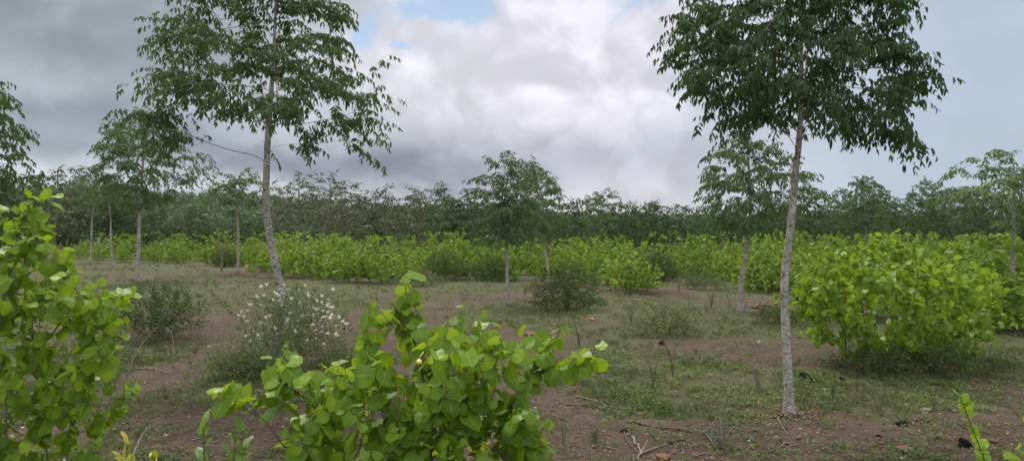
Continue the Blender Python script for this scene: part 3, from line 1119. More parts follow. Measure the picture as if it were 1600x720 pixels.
# the big shrub at the right
dG = 8.6
bG = at(1400, 0, dG); bG[2] = float(ground_z(bG[0], bG[1]))
bs = empty('shrub', bG, 'big spreading lime shrub standing beside the dense tree, lower leaves touching the weeds', 'shrub')
polyG = [(1252, 470), (1250, 440), (1300, 425), (1345, 390), (1370, 378), (1410, 380), (1440, 410), (1490, 425), (1540, 440), (1565, 470), (1550, 510), (1530, 560), (1480, 576), (1420, 582), (1330, 572), (1290, 535), (1262, 510)]
TG = sample_outline(polyG, 560, dG, .75, .080, clump=.36, cs=2.8, seed=9)
TG = np.vstack([TG] + [at(a, b, dG + c_)[None] for a, b, c_ in ((1352, 378, 0), (1392, 372, .1), (1376, 388, .2), (1404, 384, -.1), (1464, 402, .2), (1302, 412, .1), (1516, 428, 0), (1270, 446, -.2), (1560, 460, .1), (1246, 492, 0), (1575, 505, .1), (1330, 396, .2))])
make_shrub(bs, TG, [bG + np.array([a, b, 0]) for a, b in ((0, 0), (-.3, .1), (.3, .05), (-.1, .35), (.15, -.3), (-.55, .05), (.6, .1))], .085, .20, 6, .080, HEARTS_MID, M['lime_leaf'], M['twig'], face=(0, -.3, 0), r_tip=.002, r_max=.017, inner=.10)

# shrub kinds of the thicket
SHRUB = []
for k in range(6):
    r = bpy.data.objects.new('shrub', None)
    COL.objects.link(r)
    r['category'] = 'shrub'
    T = dome_targets((0, 0, 0), 1.2, .78, .78, 120, .112, clump=(.26, .36, .3, .4, .28, .34)[k], seed=20 + k, )
    sp_ = np.stack([rng.normal(0, .38, 7), rng.normal(0, .38, 7), rng.uniform(1.15, 1.42, 7)], 1)
    T = np.vstack([T, sp_])
    make_shrub(r, T, [(a, b, 0) for a, b in ((0, 0), (.16, .1), (-.15, .08), (.02, -.17))], .085, .20, 7, .088, HEARTS_LOW, M['thicket_leaf'], M['twig'], r_tip=.0025, r_max=.016, inner=.08, smooth=False, stem_parts=False)
    SHRUB.append([r, False])


def plant_shrub(px, Y, ytop, label, group, wide=1.0, kind=None):
    kind = int(rng.integers(0, len(SHRUB))) if kind is None else kind
    X = (px - 800) / F * Y
    z = float(ground_z(X, Y))
    h = max(.4, CAM_Z + (HY - ytop) / F * Y - z)
    s = h / 1.36
    sc = (s * wide, s * wide, s)
    root, used = SHRUB[kind]
    rz = rng.uniform(0, 6.28)
    if not used:
        root.location, root.rotation_euler, root.scale = (X, Y, z), (0, 0, rz), sc
        root['label'] = label
        if group:
            root['group'] = group
        SHRUB[kind][1] = True
        return root
    return copy_tree(root, (X, Y, z), rz, sc, label, group)


# front edge of the thicket: (px, base py, top py)
front = [(150, 408, 388), (196, 410, 380), (240, 412, 374), (285, 414, 378), (330, 416, 376), (372, 418, 380), (412, 428, 378), (455, 436, 372), (498, 440, 374), (545, 444, 366), (590, 444, 372), (632, 440, 376), (676, 436, 382), (718, 436, 374),
         (760, 438, 384), (805, 438, 386), (850, 436, 386), (892, 438, 384), (930, 444, 388), (975, 452, 380), (1012, 438, 382), (1046, 434, 386), (1085, 438, 390), (1120, 440, 388), (1152, 444, 392), (1186, 456, 390), (1222, 456, 388), (1262, 452, 384)]
cells = {}
for px, pb, pt in front:
    cells.setdefault(cell(px), []).append((px, pb, pt))
for c, ss_ in cells.items():
    for i, (px, pb, pt) in enumerate(ss_):
        Y = CAM_Z * F / (pb - HY)
        plant_shrub(px + rng.uniform(-6, 6), Y + rng.uniform(.2, 1.4), pt + rng.uniform(-9, 14), f'{ORD[i]} lime shrub in the front row of the thicket from {MARKS[c][1]} towards {MARKS[c + 1][1]}', 'lime shrubs along the front of the thicket', wide=rng.uniform(.95, 1.3))
for row, (d0, d1, y0, st) in enumerate(((1.8, 3.0, 376, 40), (3.6, 5.2, 377, 36), (6, 8.5, 376, 34), (9.5, 13, 376, 34))):
    px = 120 + 11 * row
    while px < 1660:
        pb = np.interp(px, [f[0] for f in front], [f[1] for f in front]) if px < 1262 else 452
        Y = CAM_Z * F / (pb - HY) + .6 + rng.uniform(d0, d1)
        c = cell(px)
        plant_shrub(px, Y, y0 + rng.uniform(-11, 14), f'lime shrub deep in the thicket, behind its front row, between {MARKS[c][1]} and {MARKS[c + 1][1]}',
                    f'lime shrubs deep in the thicket between {MARKS[c][1]} and {MARKS[c + 1][1]}', wide=rng.uniform(1.0, 1.3))
        px += st + rng.uniform(-9, 9)
# shrubs behind the big one
for px, Y, top, lab in ((1270, 13.5, 404, 'lime shrub peeping out between the dense tree and the big shrub'), (1330, 13.0, 392, 'lime shrub directly behind the big shrub, nearer the dense tree'),
                        (1500, 11.6, 396, 'lime shrub behind the big shrub, next to the curved tree'), (1560, 12.4, 386, 'lime shrub just behind the curved tree trunk'), (1625, 11.0, 392, 'lime shrub cut off by the photo edge behind the curved tree'),
                        (1440, 13.8, 388, 'lime shrub behind the highest part of the big shrub'), (1210, 17.4, 396, 'round lime shrub just beside the dense tree trunk, towards the drooping tree'),
                        (985, 17.6, 386, 'tall lime shrub standing forward of the thicket near the dark round bush')):
    plant_shrub(px, Y, top, lab, 'lime shrubs around the field', wide=1.2)


# small-leaved bushes
def leafy_bush(name, px, pb, h, rx, n, per, size, leafm, stemm, label, seed, tpls=SIMPLE, ry=None, clump=.2, low=.06, shoot=.16, bases=7):
    b = spot(px, pb)
    r = empty(name, b, label, 'bush')
    T = dome_targets(b, h, rx, ry or rx, n * 2, h * .048, low=low, clump=clump, seed=seed, cs=4)
    B = [b + np.array([rx * .06 * math.cos(q * 2.4) * (q > 0), rx * .06 * math.sin(q * 2.4) * (q > 0), 0]) for q in range(bases)]
    make_shrub(r, T, B, h * .07, shoot, per, size * 1.25, tpls, leafm, stemm, r_tip=.0015, r_max=.01, inner=.35, hang=.15, smooth=False, stem_parts=False)
    return r, T


leafy_bush('bush', 886, 484, .86, .62, 230, 12, .05, M['dark_leaf'], M['twig'], 'dark green round bush with tiny leaves standing in front of the thicket', 41)
leafy_bush('bush', 250, 528, .72, .58, 210, 12, .042, M['dark_leaf'], M['twig'], 'dark low bush between the tall lime shrub and the white-flowered bush', 42)
leafy_bush('bush', 1044, 523, .34, .50, 130, 10, .036, M['weed'], M['twig'], 'low spreading weedy bush on the grass in the middle of the field', 43)
leafy_bush('bush', 545, 590, .28, .36, 100, 9, .034, M['flower_leaf'], M['twig'], 'small leafy bush at the foot of the white-flowered bush, beside the foreground shrub', 44)
leafy_bush('bush', 1430, 585, .30, 1.0, 190, 9, .036, M['dark_leaf'], M['twig'], 'low dark weeds growing along the foot of the big lime shrub', 45, ry=.35)
leafy_bush('bush', 1215, 505, .26, .34, 70, 9, .036, M['weed'], M['twig'], 'small weedy clump in the grass near the dense tree trunk', 46)
leafy_bush('bush', 372, 586, .20, .34, 110, 9, .03, M['weed'], M['twig'], 'low weed mat at the near foot of the white-flowered bush', 47)
leafy_bush('bush', 985, 452, .55, .55, 90, 9, .05, M['dark_leaf'], M['twig'], 'grey-green twiggy bush at the thicket edge behind the weedy bush', 48)
leafy_bush('bush', 660, 446, .38, .5, 80, 9, .05, M['weed'], M['twig'], 'low pale bush in front of the thicket, above the foreground shrub', 49)
leafy_bush('bush', 1100, 452, .40, .55, 80, 9, .05, M['weed'], M['twig'], 'low weedy bush at the thicket edge beside the drooping tree', 50)

dk = [o for o in COL.objects if o.get('label', '').startswith('dark green round bush')][0]
for px, pb, top, lab in ((352, 418, 384, 'dark green bush breaking the lime thicket beside the small thin tree'), (690, 438, 388, 'dark green bush in the thicket front halfway from the airy tree to the kinked tree'),
                         (1030, 440, 392, 'dark green bush at the thicket front, below the round bushy far tree'), (1196, 452, 398, 'dark green bush between the drooping tree and the dense tree'), 
                         (770, 440, 396, 'dark green bush at the foot of the thicket, just beside the kinked tree')):
    Y_ = CAM_Z * F / (pb - HY) + .1
    X_ = (px - 800) / F * Y_
    z_ = float(ground_z(X_, Y_))
    copy_tree(dk, (X_, Y_, z_), rng.uniform(0, 6.28), (CAM_Z + (HY - top) / F * Y_ - z_) / .92, lab, 'dark bushes in the thicket')

# the white-flowered bush
fl, TFl = leafy_bush('flowering_bush', 462, 578, .86, .62, 420, 11, .036, M['flower_leaf'], M['greystem'], 'bush with white flowers in front of the airy tree', 51, clump=.26)
fb = np.array(fl.location)
spots_f = [(418, 508), (450, 500), (472, 494), (486, 508), (462, 520), (432, 522), (478, 532), (405, 530), (524, 524), (508, 538), (402, 466), (415, 462), (445, 446), (477, 448), (406, 449), (416, 446), (430, 458), (438, 462), (440, 478), (451, 455), (465, 454), (481, 459), (494, 472), (504, 464), (410, 480), (388, 486), (376, 488), (381, 497), (372, 494), (517, 481), (510, 488), (505, 497), (528, 497), (533, 503),
           (520, 452), (499, 511), (394, 520), (390, 512), (503, 520), (497, 530), (435, 470), (443, 460), (523, 510), (470, 474), (455, 468), (512, 478), (425, 470), (540, 506), (391, 536), (417, 497)]
PET = heart_high(.25, .3, .04, 1, w=.34, lobe=.05, ns=5)
spots_f += [(float(rng.uniform(380, 540)), float(rng.uniform(462, 530))) for _ in range(26)]
for x_, y_ in spots_f:
    p = at(x_, y_, fb[1] - .12 + rng.uniform(-.25, .3))
    g = Geo()
    nP = int(rng.integers(3, 6))
    ax = unit(np.array([rng.normal(0, .6), -.5 + rng.normal(0, .6), .7]))
    az = rng.uniform(0, 6.28) + np.arange(nP) * 2 * math.pi / nP
    side = np.stack([np.cos(az), np.sin(az), 0 * az], 1)
    d = unit(side * .45 + ax * .75 + rng.normal(0, .2, (nP, 3)))
    g.inst(PET, np.repeat(p[None], nP, 0), frames(d, np.repeat(ax[None], nP, 0) - side * .3), rng.uniform(.022, .046, nP), rng.random(nP))
    g.tube([p + np.array([rng.normal(0, .03), .05, -.12]), p - np.array([0, -.015, .04]), p], .0015, 3)
    g.build('flower', M['petal'], fl, True, fb)

# arching leafy branch beside it
def arch_branch(pts, label, r=.006, leafm='dark_leaf', per=60, size=.03, name='bramble'):
    P = smooth_path(pts, 18)
    b = P[0].copy()
    o = empty(name, b, label, 'plant')
    g = Geo()
    g.tube(P, np.linspace(r, r * .4, 18), 5)
    g.build('stem', M['twig'], o, True, b)
    lg = Geo()
    i = rng.integers(3, 18, per)
    pos = P[i] + rng.normal(0, .012, (per, 3))
    scatter_leaves(lg, SIMPLE, pos, unit(rng.normal(0, 1, (per, 3)) + np.array([0, 0, .2])), unit(rng.normal(0, .6, (per, 3)) + np.array([0, 0, 1])), size * rng.uniform(.6, 1.2, per), rng.random(per))
    lg.build('foliage', M[leafm], o, False, b)


s0 = spot(392, 548)
arch_branch([s0, at(378, 500, 9.2), at(360, 488, 9.3), at(342, 470, 9.3), at(328, 455, 9.3)], 'arching dark leafy branch leaning out beside the white-flowered bush', per=130)

# young plants at the bottom edge
def young_plant(name, px, py, Y, h, n, size, leafm, label, seed, tpls=OBLONG, t0=.82, spread=.018):
    p = at(px, py, Y)
    b = np.array([p[0], p[1], float(ground_z(p[0], p[1]))])
    top = p[2] - b[2]
    r = empty(name, b, label, 'plant')
    g, lg = Geo(), Geo()
    for q in range(3):
        lean = rng.normal(0, spread, 2)
        P = smooth_path([b - np.array([0, 0, .03]), b + np.array([lean[0], lean[1], top * .5]), b + np.array([lean[0] * 2.2, lean[1] * 2.2, top * rng.uniform(.955, 1.02)])], 14)
        g.tube(P, np.linspace(.005, .0022, 14), 5)
        t = np.linspace(t0, 1, n)
        pos = np.stack([np.interp(t * 13, np.arange(14), P[:, c]) for c in range(3)], 1)
        a = np.arange(n) * 2.4 + q
        out = np.stack([np.cos(a), np.sin(a), 0 * a], 1)
        d = unit(out * (1.1 - .8 * t[:, None]) + np.array([0, 0, .75]) + rng.normal(0, .15, (n, 3)))
        nn = unit(np.array([0, 0, .8]) - out * .6 + rng.normal(0, .2, (n, 3)))
        scatter_leaves(lg, tpls, pos, d, nn, size * rng.uniform(.7, 1.1, n), np.clip(.2 + .6 * t * rng.random(n) + .2, 0, 1))
    g.build('stem', M['twig'], r, True, b)
    lg.build('foliage', leafm, r, True, b)


young_plant('seedling', 334, 672, 2.25, .9, 9, .062, M['oblong_leaf'], 'small upright plant with oblong leaves beside the foreground shrub at the bottom edge', 1)
young_plant('seedling', 188, 704, 2.5, .9, 10, .052, M['yellow_leaf'], 'small plant with yellowing leaf tips under the tall lime shrub', 2)
young_plant('seedling', 1598, 606, 3.4, .9, 20, .050, M['lime_leaf'], 'bright green plant at the right edge of the photo', 3, HEARTS_HIGH, .40, .07)
young_plant('seedling', 1572, 702, 2.9, .9, 6, .040, M['lime_leaf'], 'small yellow-green sprout near the bottom corner below the bright edge plant', 4, HEARTS_HIGH, .7, .03)


# thin upright weeds
def sprig(px, py, h, label, dry=False, nst=5, size=.022, per=26, spread=.35):
    b = spot(px, py)
    r = empty('weed', b, label, 'weed', 'thin weeds in the field')
    g, lg = Geo(), Geo()
    for q in range(nst):
        a = rng.uniform(0, 6.28)
        l = spread * h * rng.uniform(.15, 1)
        P = smooth_path([b - np.array([0, 0, .02]), b + np.array([math.cos(a) * l * .35, math.sin(a) * l * .35, h * .5]), b + np.array([math.cos(a) * l, math.sin(a) * l, h * rng.uniform(.7, 1)])], 10)
        g.tube(P, np.linspace(.004, .0015, 10), 4)
        i = rng.integers(2, 10, per)
        pos = P[i] + rng.normal(0, .012, (per, 3))
        scatter_leaves(lg, SIMPLE, pos, unit(rng.normal(0, 1, (per, 3)) + np.array([0, 0, .6])), unit(rng.normal(0, .6, (per, 3)) + np.array([0, 0, 1])), size * rng.uniform(.6, 1.3, per), rng.random(per))
    g.build('stem', M['greystem' if dry else 'twig'], r, True, b)
    lg.build('foliage', M['drygreen' if dry else 'dark_leaf'], r, False, b)


sprig(725, 488, .55, 'tall grey dry weed in mid field above the foreground shrub', True, 11, .02, 22)
sprig(985, 512, .36, 'dark weed on the path between the round dark bush and the low weedy bush', False, 5)
sprig(1112, 480, .30, 'dark weed near the foot of the drooping tree', False, 5)
sprig(1020, 606, .34, 'thin dark weed in the green patch, nearer the foreground shrub', False, 3)
sprig(1052, 590, .40, 'thin dark weed in the middle of the green patch', False, 4)
sprig(1185, 615, .32, 'bushy grey weed just beside the dense tree trunk', True, 7)
sprig(1128, 700, .20, 'withered grey-green twig clump lying by the fallen branches', True, 12, .024, 24, 1.6)
sprig(905, 545, .30, 'dark weed just beyond the tip of the foreground shrub', False, 5)
sprig(880, 695, .20, 'single thin weed on bare soil beside the foreground shrub', False, 2)
sprig(1300, 632, .22, 'thin weed between the dense tree and the black clods', False, 3)
sprig(1460, 640, .26, 'thin weed on the bare soil below the big shrub', False, 3)
sprig(1060, 458, .45, 'brownish weed before the thicket, left of the drooping tree', True, 8)
sprig(820, 462, .35, 'dry weed between the kinked tree and the leaning tree', True, 8)
sprig(300, 640, .12, 'small weed tuft on the soil beside the tall lime shrub', True, 7, .02, 16, .9)
sprig(930, 690, .10, 'small weed tuft on the bare soil beyond the forked stick', False, 7, .02, 16, 1.0)
sprig(1265, 470, .5, 'dark weed at the foot of shrubs behind the dense tree', False, 6)


# ------------------------------------------------------------------ sticks, stones, clods
def stick(name, pts, r, label, mat='stick', lift=.012, extra=()):
    W = []
    for (x_, y_, *z_) in pts:
        p = spot(x_, y_)
        p[2] += lift + (z_[0] if z_ else 0)
        W.append(p)
    P = smooth_path(W, 16)
    P[1:-1] += rng.normal(0, r * .5, (14, 3))
    O = W[0].copy()
    o = empty(name, O, label, 'stick')
    g = Geo()
    g.tube(P, np.linspace(r, r * .5, 16), 6, wob=.15)
    g.build('stem', M[mat], o, True, O)
    for e in extra:
        Q = []
        for (x_, y_, *z_) in e:
            p = spot(x_, y_)
            p[2] += lift + (z_[0] if z_ else 0)
            Q.append(p)
        Q = smooth_path(Q, 10)
        g = Geo()
        g.tube(Q, np.linspace(r * .7, r * .3, 10), 5, wob=.15)
        g.build('side_twig', M[mat], o, True, O)
    return o


stick('stick', [(886, 633), (940, 638), (1008, 642)], .011, 'long straight dry stick lying on bare soil beside the foreground shrub')
stick('stick', [(900, 620), (930, 628), (950, 637)], .010, 'pale short stick lying across the end of the long straight stick', 'palestick')
stick('stick', [(994, 661), (1030, 668), (1066, 673), (1105, 679)], .012, 'dark crooked fallen branch with an upright side twig', 'stick', extra=(((1100, 679), (1118, 668, .05), (1131, 662, .12)), ((1102, 679), (1112, 692), (1120, 706))))
stick('stick', [(988, 684), (994, 696), (1001, 704), (998, 722)], .011, 'curved pale forked stick near the bottom edge', 'palestick', extra=(((999, 712), (1022, 702), (1044, 695)), ((999, 714), (1006, 706, .02), (1012, 700, .05))))
stick('stick', [(975, 676), (980, 690), (994, 708)], .006, 'thin dark twig with a black seed head beside the curved pale stick')
stick('stick', [(1080, 712), (1102, 710), (1126, 711)], .006, 'thin straight twig beside the withered grey clump', 'palestick')
stick('stick', [(976, 668), (1000, 671), (1014, 670)], .006, 'short pale twig beside the dark crooked branch', 'palestick')
stick('stick', [(1216, 656), (1222, 668), (1232, 680)], .006, 'thin grey twig among leaf litter at the dense tree’s foot'.replace('’s', ''), 'palestick')
stick('stick', [(198, 578), (232, 577), (262, 584)], .010, 'straight pale stick lying on the soil beside the tall lime shrub', 'palestick')
stick('stick', [(196, 590), (218, 562, .14), (246, 545, .28), (268, 548, .24), (272, 574)], .006, 'thin arching twig springing from the ground beside the dark low bush', 'stick', lift=.0)
stick('stick', [(206, 720), (214, 706, .04), (230, 690, .10)], .006, 'bare pale twig sticking up under the tall lime shrub', 'palestick')
stick('stick', [(300, 690), (318, 684), (338, 676)], .005, 'thin pale straw lying on soil near the small oblong-leaved plant', 'palestick')
stick('stick', [(380, 706), (392, 712), (420, 716)], .008, 'dark stick half under the foreground shrub', 'stick')
stick('stick', [(1020, 472), (1035, 482), (1048, 492)], .010, 'pale stick lying in the grass behind the low weedy bush', 'palestick')
stick('stick', [(836, 474), (840, 484), (846, 494)], .010, 'short pale stick leaning on the ground beside the dark round bush', 'palestick')
stick('stick', [(1150, 640), (1172, 634), (1190, 640)], .006, 'thin dark twig lying just beside the dense tree', 'stick')


def rock(name, px, py, sx, sy, sz, mat, label, rough=.35, cat='stone', flat=False, seed=0):
    b = spot(px, py)
    import bmesh
    bm = bmesh.new()
    bmesh.ops.create_icosphere(bm, subdivisions=3, radius=1.0)
    r_ = np.random.default_rng(seed + 77)
    ph = r_.uniform(0, 6.28, 9)
    for v in bm.verts:
        c = v.co
        f = 1 + rough * (.5 * math.sin(c.x * 2.3 + ph[0]) * math.cos(c.y * 2.7 + ph[1]) + .4 * math.sin(c.z * 4 + ph[2] + c.x * 3) + .28 * math.sin(c.x * 9 + ph[3]) * math.sin(c.y * 8 + ph[4]) * math.cos(c.z * 9 + ph[5]) + r_.normal(0, .10))
        c *= f
        if flat:
            c.z = max(-.5, min(.55, c.z))
            c.x = max(-.85, min(.85, c.x)) + .1 * c.y
        v.co = (c.x * sx, c.y * sy, c.z * sz)
    me = bpy.data.meshes.new(name)
    bm.to_mesh(me)
    bm.free()
    a = me.attributes.new('rnd', 'FLOAT', 'POINT')
    a.data.foreach_set('value', r_.random(len(me.vertices)).astype(np.float32))
    me.materials.append(M[mat])
    if not flat and mat != 'clod':
        me.polygons.foreach_set('use_smooth', np.ones(len(me.polygons), bool))
    o = bpy.data.objects.new(name, me)
    o.location = (b[0], b[1], b[2] + sz * .45)
    o.rotation_euler = (0, 0, r_.uniform(-.5, .5))
    COL.objects.link(o)
    tag(o, label, cat)
    return o


rock('stone', 1412, 704, .065, .05, .028, 'redstone', 'flat reddish stone on the soil near the bottom edge', .3, flat=True, seed=1)
rock('clod', 1507, 699, .036, .034, .050, 'clod', 'black burnt clod near the bottom corner, nearest the bright edge plant', .5, 'clod', seed=2)
rock('clod', 1257, 590, .050, .045, .045, 'clod', 'larger black clod in the grass just beside the dense tree', .5, 'clod', seed=3)
rock('clod', 1271, 596, .042, .036, .026, 'clod', 'smaller flatter black clod touching the larger one beside the dense tree', .5, 'clod', seed=4)
rock('clod', 1408, 664, .042, .04, .026, 'clod', 'crumbling dark clod on bare soil beyond the flat reddish stone', .7, 'clod', seed=5)
rock('stone', 1446, 642, .05, .04, .024, 'greystone', 'flat greyish stone on the soil beyond the crumbling clod', .3, flat=True, seed=6)
rock('clod', 975, 674, .022, .02, .016, 'clod', 'dark seed-like lump at the tip of the thin dark twig', .6, 'clod', seed=7)
rock('clod', 1048, 693, .022, .02, .014, 'clod', 'dark lump at the end of the curved pale forked stick', .6, 'clod', seed=8)
rock('stone', 824, 524, .13, .09, .035, 'crumb', 'brown earth lump beyond the tip of the foreground shrub', .4, 'stone', seed=9)
rock('stone', 925, 500, .06, .05, .03, 'orange', 'small orange stone on the soil in front of the round dark bush', .3, 'stone', seed=10)
rock('clod', 1034, 538, .035, .035, .035, 'clod', 'small round black clod on the soil below the low weedy bush', .3, 'clod', seed=11)
rock('stone', 1190, 481, .16, .10, .05, 'crumb', 'dark earth lump on bare soil beside the dense tree trunk', .5, 'stone', seed=12)
rock('stone', 1000, 648, .035, .03, .016, 'crumb', 'brown crumb of earth at the end of the long straight stick', .5, 'stone', seed=13)
rock('clod', 1438, 657, .03, .03, .022, 'crumb', 'brown clod between the crumbling clod and the greyish stone', .5, 'clod', seed=14)
rock('stone', 1036, 716, .05, .04, .025, 'redstone', 'reddish stone half buried at the bottom edge by the forked stick', .3, 'stone', seed=15)
rock('clod', 1452, 662, .02, .02, .015, 'clod', 'tiny black clod beside the brown clod', .5, 'clod', seed=16)
rock('clod', 1373, 684, .024, .02, .016, 'clod', 'tiny black clod beyond the flat reddish stone', .5, 'clod', seed=17)
rock('clod', 1316, 592, .03, .03, .02, 'clod', 'small dark clod in the grass below the big lime shrub', .5, 'clod', seed=18)


# ------------------------------------------------------------------ ground and what covers it
def build_ground():
    a1 = np.linspace(-62, 62, 520)
    a2 = np.linspace(64, 296, 60)
    az = np.radians(np.concatenate([a1, a2]))
    r = np.concatenate([[0.02], np.geomspace(.6, 40, 330), np.geomspace(42, 1200, 60)])
    A, R = np.meshgrid(az, r)
    X, Y = R * np.sin(A), R * np.cos(A)
    Z = ground_z(X, Y)
    rough = np.clip(1 - R / 14, 0, 1)
    Z = Z + rough * .022 * (fbm(X * 22, Y * 22, 71, 3) - .5)
    na, nr = len(az), len(r)
    V = np.stack([X, Y, Z], -1).reshape(-1, 3)
    i = np.arange(nr - 1)[:, None] * na
    j = np.arange(na)[None]
    j2 = (j + 1) % na
    q = np.stack([i + j, i + na + j, i + na + j2, i + j2], -1).reshape(-1, 4)
    veg = 1 - bare(V[:, 0], V[:, 1]) + np.clip((np.hypot(V[:, 0], V[:, 1]) - 29) / 10, 0, 1) * 1.5
    g = Geo()
    g.add(V, [q[:, ::-1]], veg)
    o = g.build('ground', M['ground'], None, True)
    o['kind'] = 'structure'
    return o


build_ground()


def field_points(n, y0, y1, power=1.0):
    """Random spots of the field, about as many per area of the picture."""
    u = rng.random(n)
    Y = 1 / ((1 / y0) * (1 - u) + (1 / y1) * u)
    Y = y0 + (Y - y0) * power if power != 1 else Y
    X = rng.uniform(-.78, .78, n) * Y
    return X, Y


def stuff(o):
    o['kind'] = 'stuff'
    return o


g = Geo()
X, Y = field_points(190000, 2.0, 26)
keep = rng.random(len(X)) > bare(X, Y) * .84 - .06
dens = vnoise(X * 3.2, Y * 3.2, 55) * .6 + vnoise(X * 11, Y * 11, 56) * .4
keep &= dens > .47
X, Y = X[keep][:62000], Y[keep][:62000]
Z = ground_z(X, Y)
nP = len(X)
k = 7
sz = (.0135 + .0013 * np.minimum(Y, 20)) * rng.uniform(.6, 1.5, nP)
a = rng.uniform(0, 6.28, (nP, k))
out = np.stack([np.cos(a), np.sin(a), 0 * a], -1)
pos = np.stack([X, Y, Z + .004], 1)[:, None] + out * (sz[:, None, None] * rng.uniform(.1, 1.3, (nP, k, 1))) + np.array([0, 0, 1.0]) * (sz[:, None, None] * rng.uniform(0, 1.0, (nP, k, 1)))
d = unit(out + np.array([0, 0, 1.0]) * rng.uniform(.0, 1.1, (nP, k, 1)))
nn = unit(np.array([0, 0, 1.0]) + rng.normal(0, .4, (nP, k, 3)))
rn = np.clip(.6 * vnoise(X * 1.3, Y * 1.3, 57)[:, None] + .5 * rng.random((nP, k)) - .05, 0, 1)
scatter_leaves(g, SIMPLE, pos.reshape(-1, 3), d.reshape(-1, 3), nn.reshape(-1, 3), np.repeat(sz, k) * rng.uniform(.7, 1.4, nP * k), rn.ravel())
stuff(g.build('ground_weeds', M['weed'], None, False))

# grass tufts, mostly further off
g = Geo()
X, Y = field_points(40000, 3.0, 36)
keep = (rng.random(len(X)) > bare(X, Y) * 1.05) & (vnoise(X * 1.4, Y * 1.4, 65) > .5)
X, Y = X[keep][:11000], Y[keep][:11000]
nP, k = len(X), 10
hgt = (.03 + .0035 * np.minimum(Y, 25)) * rng.uniform(.5, 1.4, nP)
a = rng.uniform(0, 6.28, (nP, k))
out = np.stack([np.cos(a), np.sin(a), 0 * a], -1)
pos = np.stack([X, Y, ground_z(X, Y)], 1)[:, None] + out * .012
d = unit(out * rng.uniform(.1, .9, (nP, k, 1)) + np.array([0, 0, 1.0]))
blade = tpl([(-.035, 0, 0), (.035, 0, 0), (.02, .6, -.04), (0, 1, -.14), (-.02, .6, -.04)], [[(0, 1, 2, 3, 4)]])
R = frames(d.reshape(-1, 3), (-out + np.array([0, 0, .5])).reshape(-1, 3))
g.inst(blade, pos.reshape(-1, 3), R, np.repeat(hgt, k) * rng.uniform(.6, 1.2, nP * k), np.clip(rng.random(nP * k) * .8 + .1, 0, 1))
stuff(g.build('grass', M['weed'], None, False))

# dead leaves and straw
g = Geo()
X, Y = field_points(14000, 2.0, 18)
Z = ground_z(X, Y)
n_ = len(X)
d = unit(np.stack([rng.normal(0, 1, n_), rng.normal(0, 1, n_), rng.normal(0, .12, n_)], 1))
nn = unit(np.stack([rng.normal(0, .3, n_), rng.normal(0, .3, n_), np.ones(n_)], 1))
scatter_leaves(g, SIMPLE, np.stack([X, Y, Z + .012], 1), d, nn, rng.uniform(.012, .045, n_), rng.random(n_))
# thicker round the dense tree's foot
n_ = 420
a, rr = rng.uniform(0, 6.28, n_), np.abs(rng.normal(0, .26, n_)) + .04
X, Y = bR[0] + rr * np.cos(a), bR[1] + rr * np.sin(a)
d = unit(np.stack([rng.normal(0, 1, n_), rng.normal(0, 1, n_), rng.normal(0, .4, n_)], 1))
nn = unit(np.stack([rng.normal(0, .5, n_), rng.normal(0, .5, n_), np.ones(n_)], 1))
scatter_leaves(g, SIMPLE, np.stack([X, Y, ground_z(X, Y) + .015], 1), d, nn, rng.uniform(.02, .055, n_), rng.random(n_))
# straws and broken twigs
X, Y = field_points(2600, 2.0, 14)
for x_, y_ in zip(X, Y):
    l, a = rng.uniform(.03, .16), rng.uniform(0, 6.28)
    p = np.array([x_, y_, float(ground_z(x_, y_)) + .010])
    q = np.array([math.cos(a) * l, math.sin(a) * l, rng.uniform(0, .02)])
    g.tube(np.array([p, p + q * .5 + rng.normal(0, .005, 3), p + q]), rng.uniform(.0012, .003), 3, cap=False, rnd=rng.random())
stuff(g.build('leaf_litter', M['litter'], None, False))

# crumbs of soil and pale pebbles
ico = []
t_ = (1 + 5 ** .5) / 2
iv = np.array([(-1, t_, 0), (1, t_, 0), (-1, -t_, 0), (1, -t_, 0), (0, -1, t_), (0, 1, t_), (0, -1, -t_), (0, 1, -t_), (t_, 0, -1), (t_, 0, 1), (-t_, 0, -1), (-t_, 0, 1)]) / 1.9
itf = [(0, 11, 5), (0, 5, 1), (0, 1, 7), (0, 7, 10), (0, 10, 11), (1, 5, 9), (5, 11, 4), (11, 10, 2), (10, 7, 6), (7, 1, 8), (3, 9, 4), (3, 4, 2), (3, 2, 6), (3, 6, 8), (3, 8, 9), (4, 9, 5), (2, 4, 11), (6, 2, 10), (8, 6, 7), (9, 8, 1)]
PEB = [tpl(iv * (1 + np.random.default_rng(s).uniform(-.35, .3, (12, 1))), [itf]) for s in range(4)]
for nm, mt, cnt, lo, hi, ymax in (('soil_crumbs', 'crumb', 9000, .004, .016, 16), ('pebbles', 'pebble', 420, .005, .013, 14)):
    g = Geo()
    X, Y = field_points(cnt, 1.9, ymax)
    n_ = len(X)
    s_ = rng.uniform(lo, hi, n_) * (1 + rng.random(n_) ** 6 * 1.4)
    d = rng.normal(0, 1, (n_, 3))
    sc3 = s_[:, None] * np.stack([rng.uniform(.8, 1.3, n_), rng.uniform(.8, 1.3, n_), rng.uniform(.4, .8, n_)], 1)
    pick = rng.integers(0, 4, n_)
    up = np.stack([rng.normal(0, .2, n_), rng.normal(0, .2, n_), np.ones(n_)], 1)
    d[:, 2] *= .1
    R = frames(unit(d), up)
    for q in range(4):
        m_ = pick == q
        g.inst(PEB[q], np.stack([X, Y, ground_z(X, Y) + s_ * .25], 1)[m_], R[m_], sc3[m_], rng.random(m_.sum()))
    stuff(g.build(nm, M[mt], None, False))


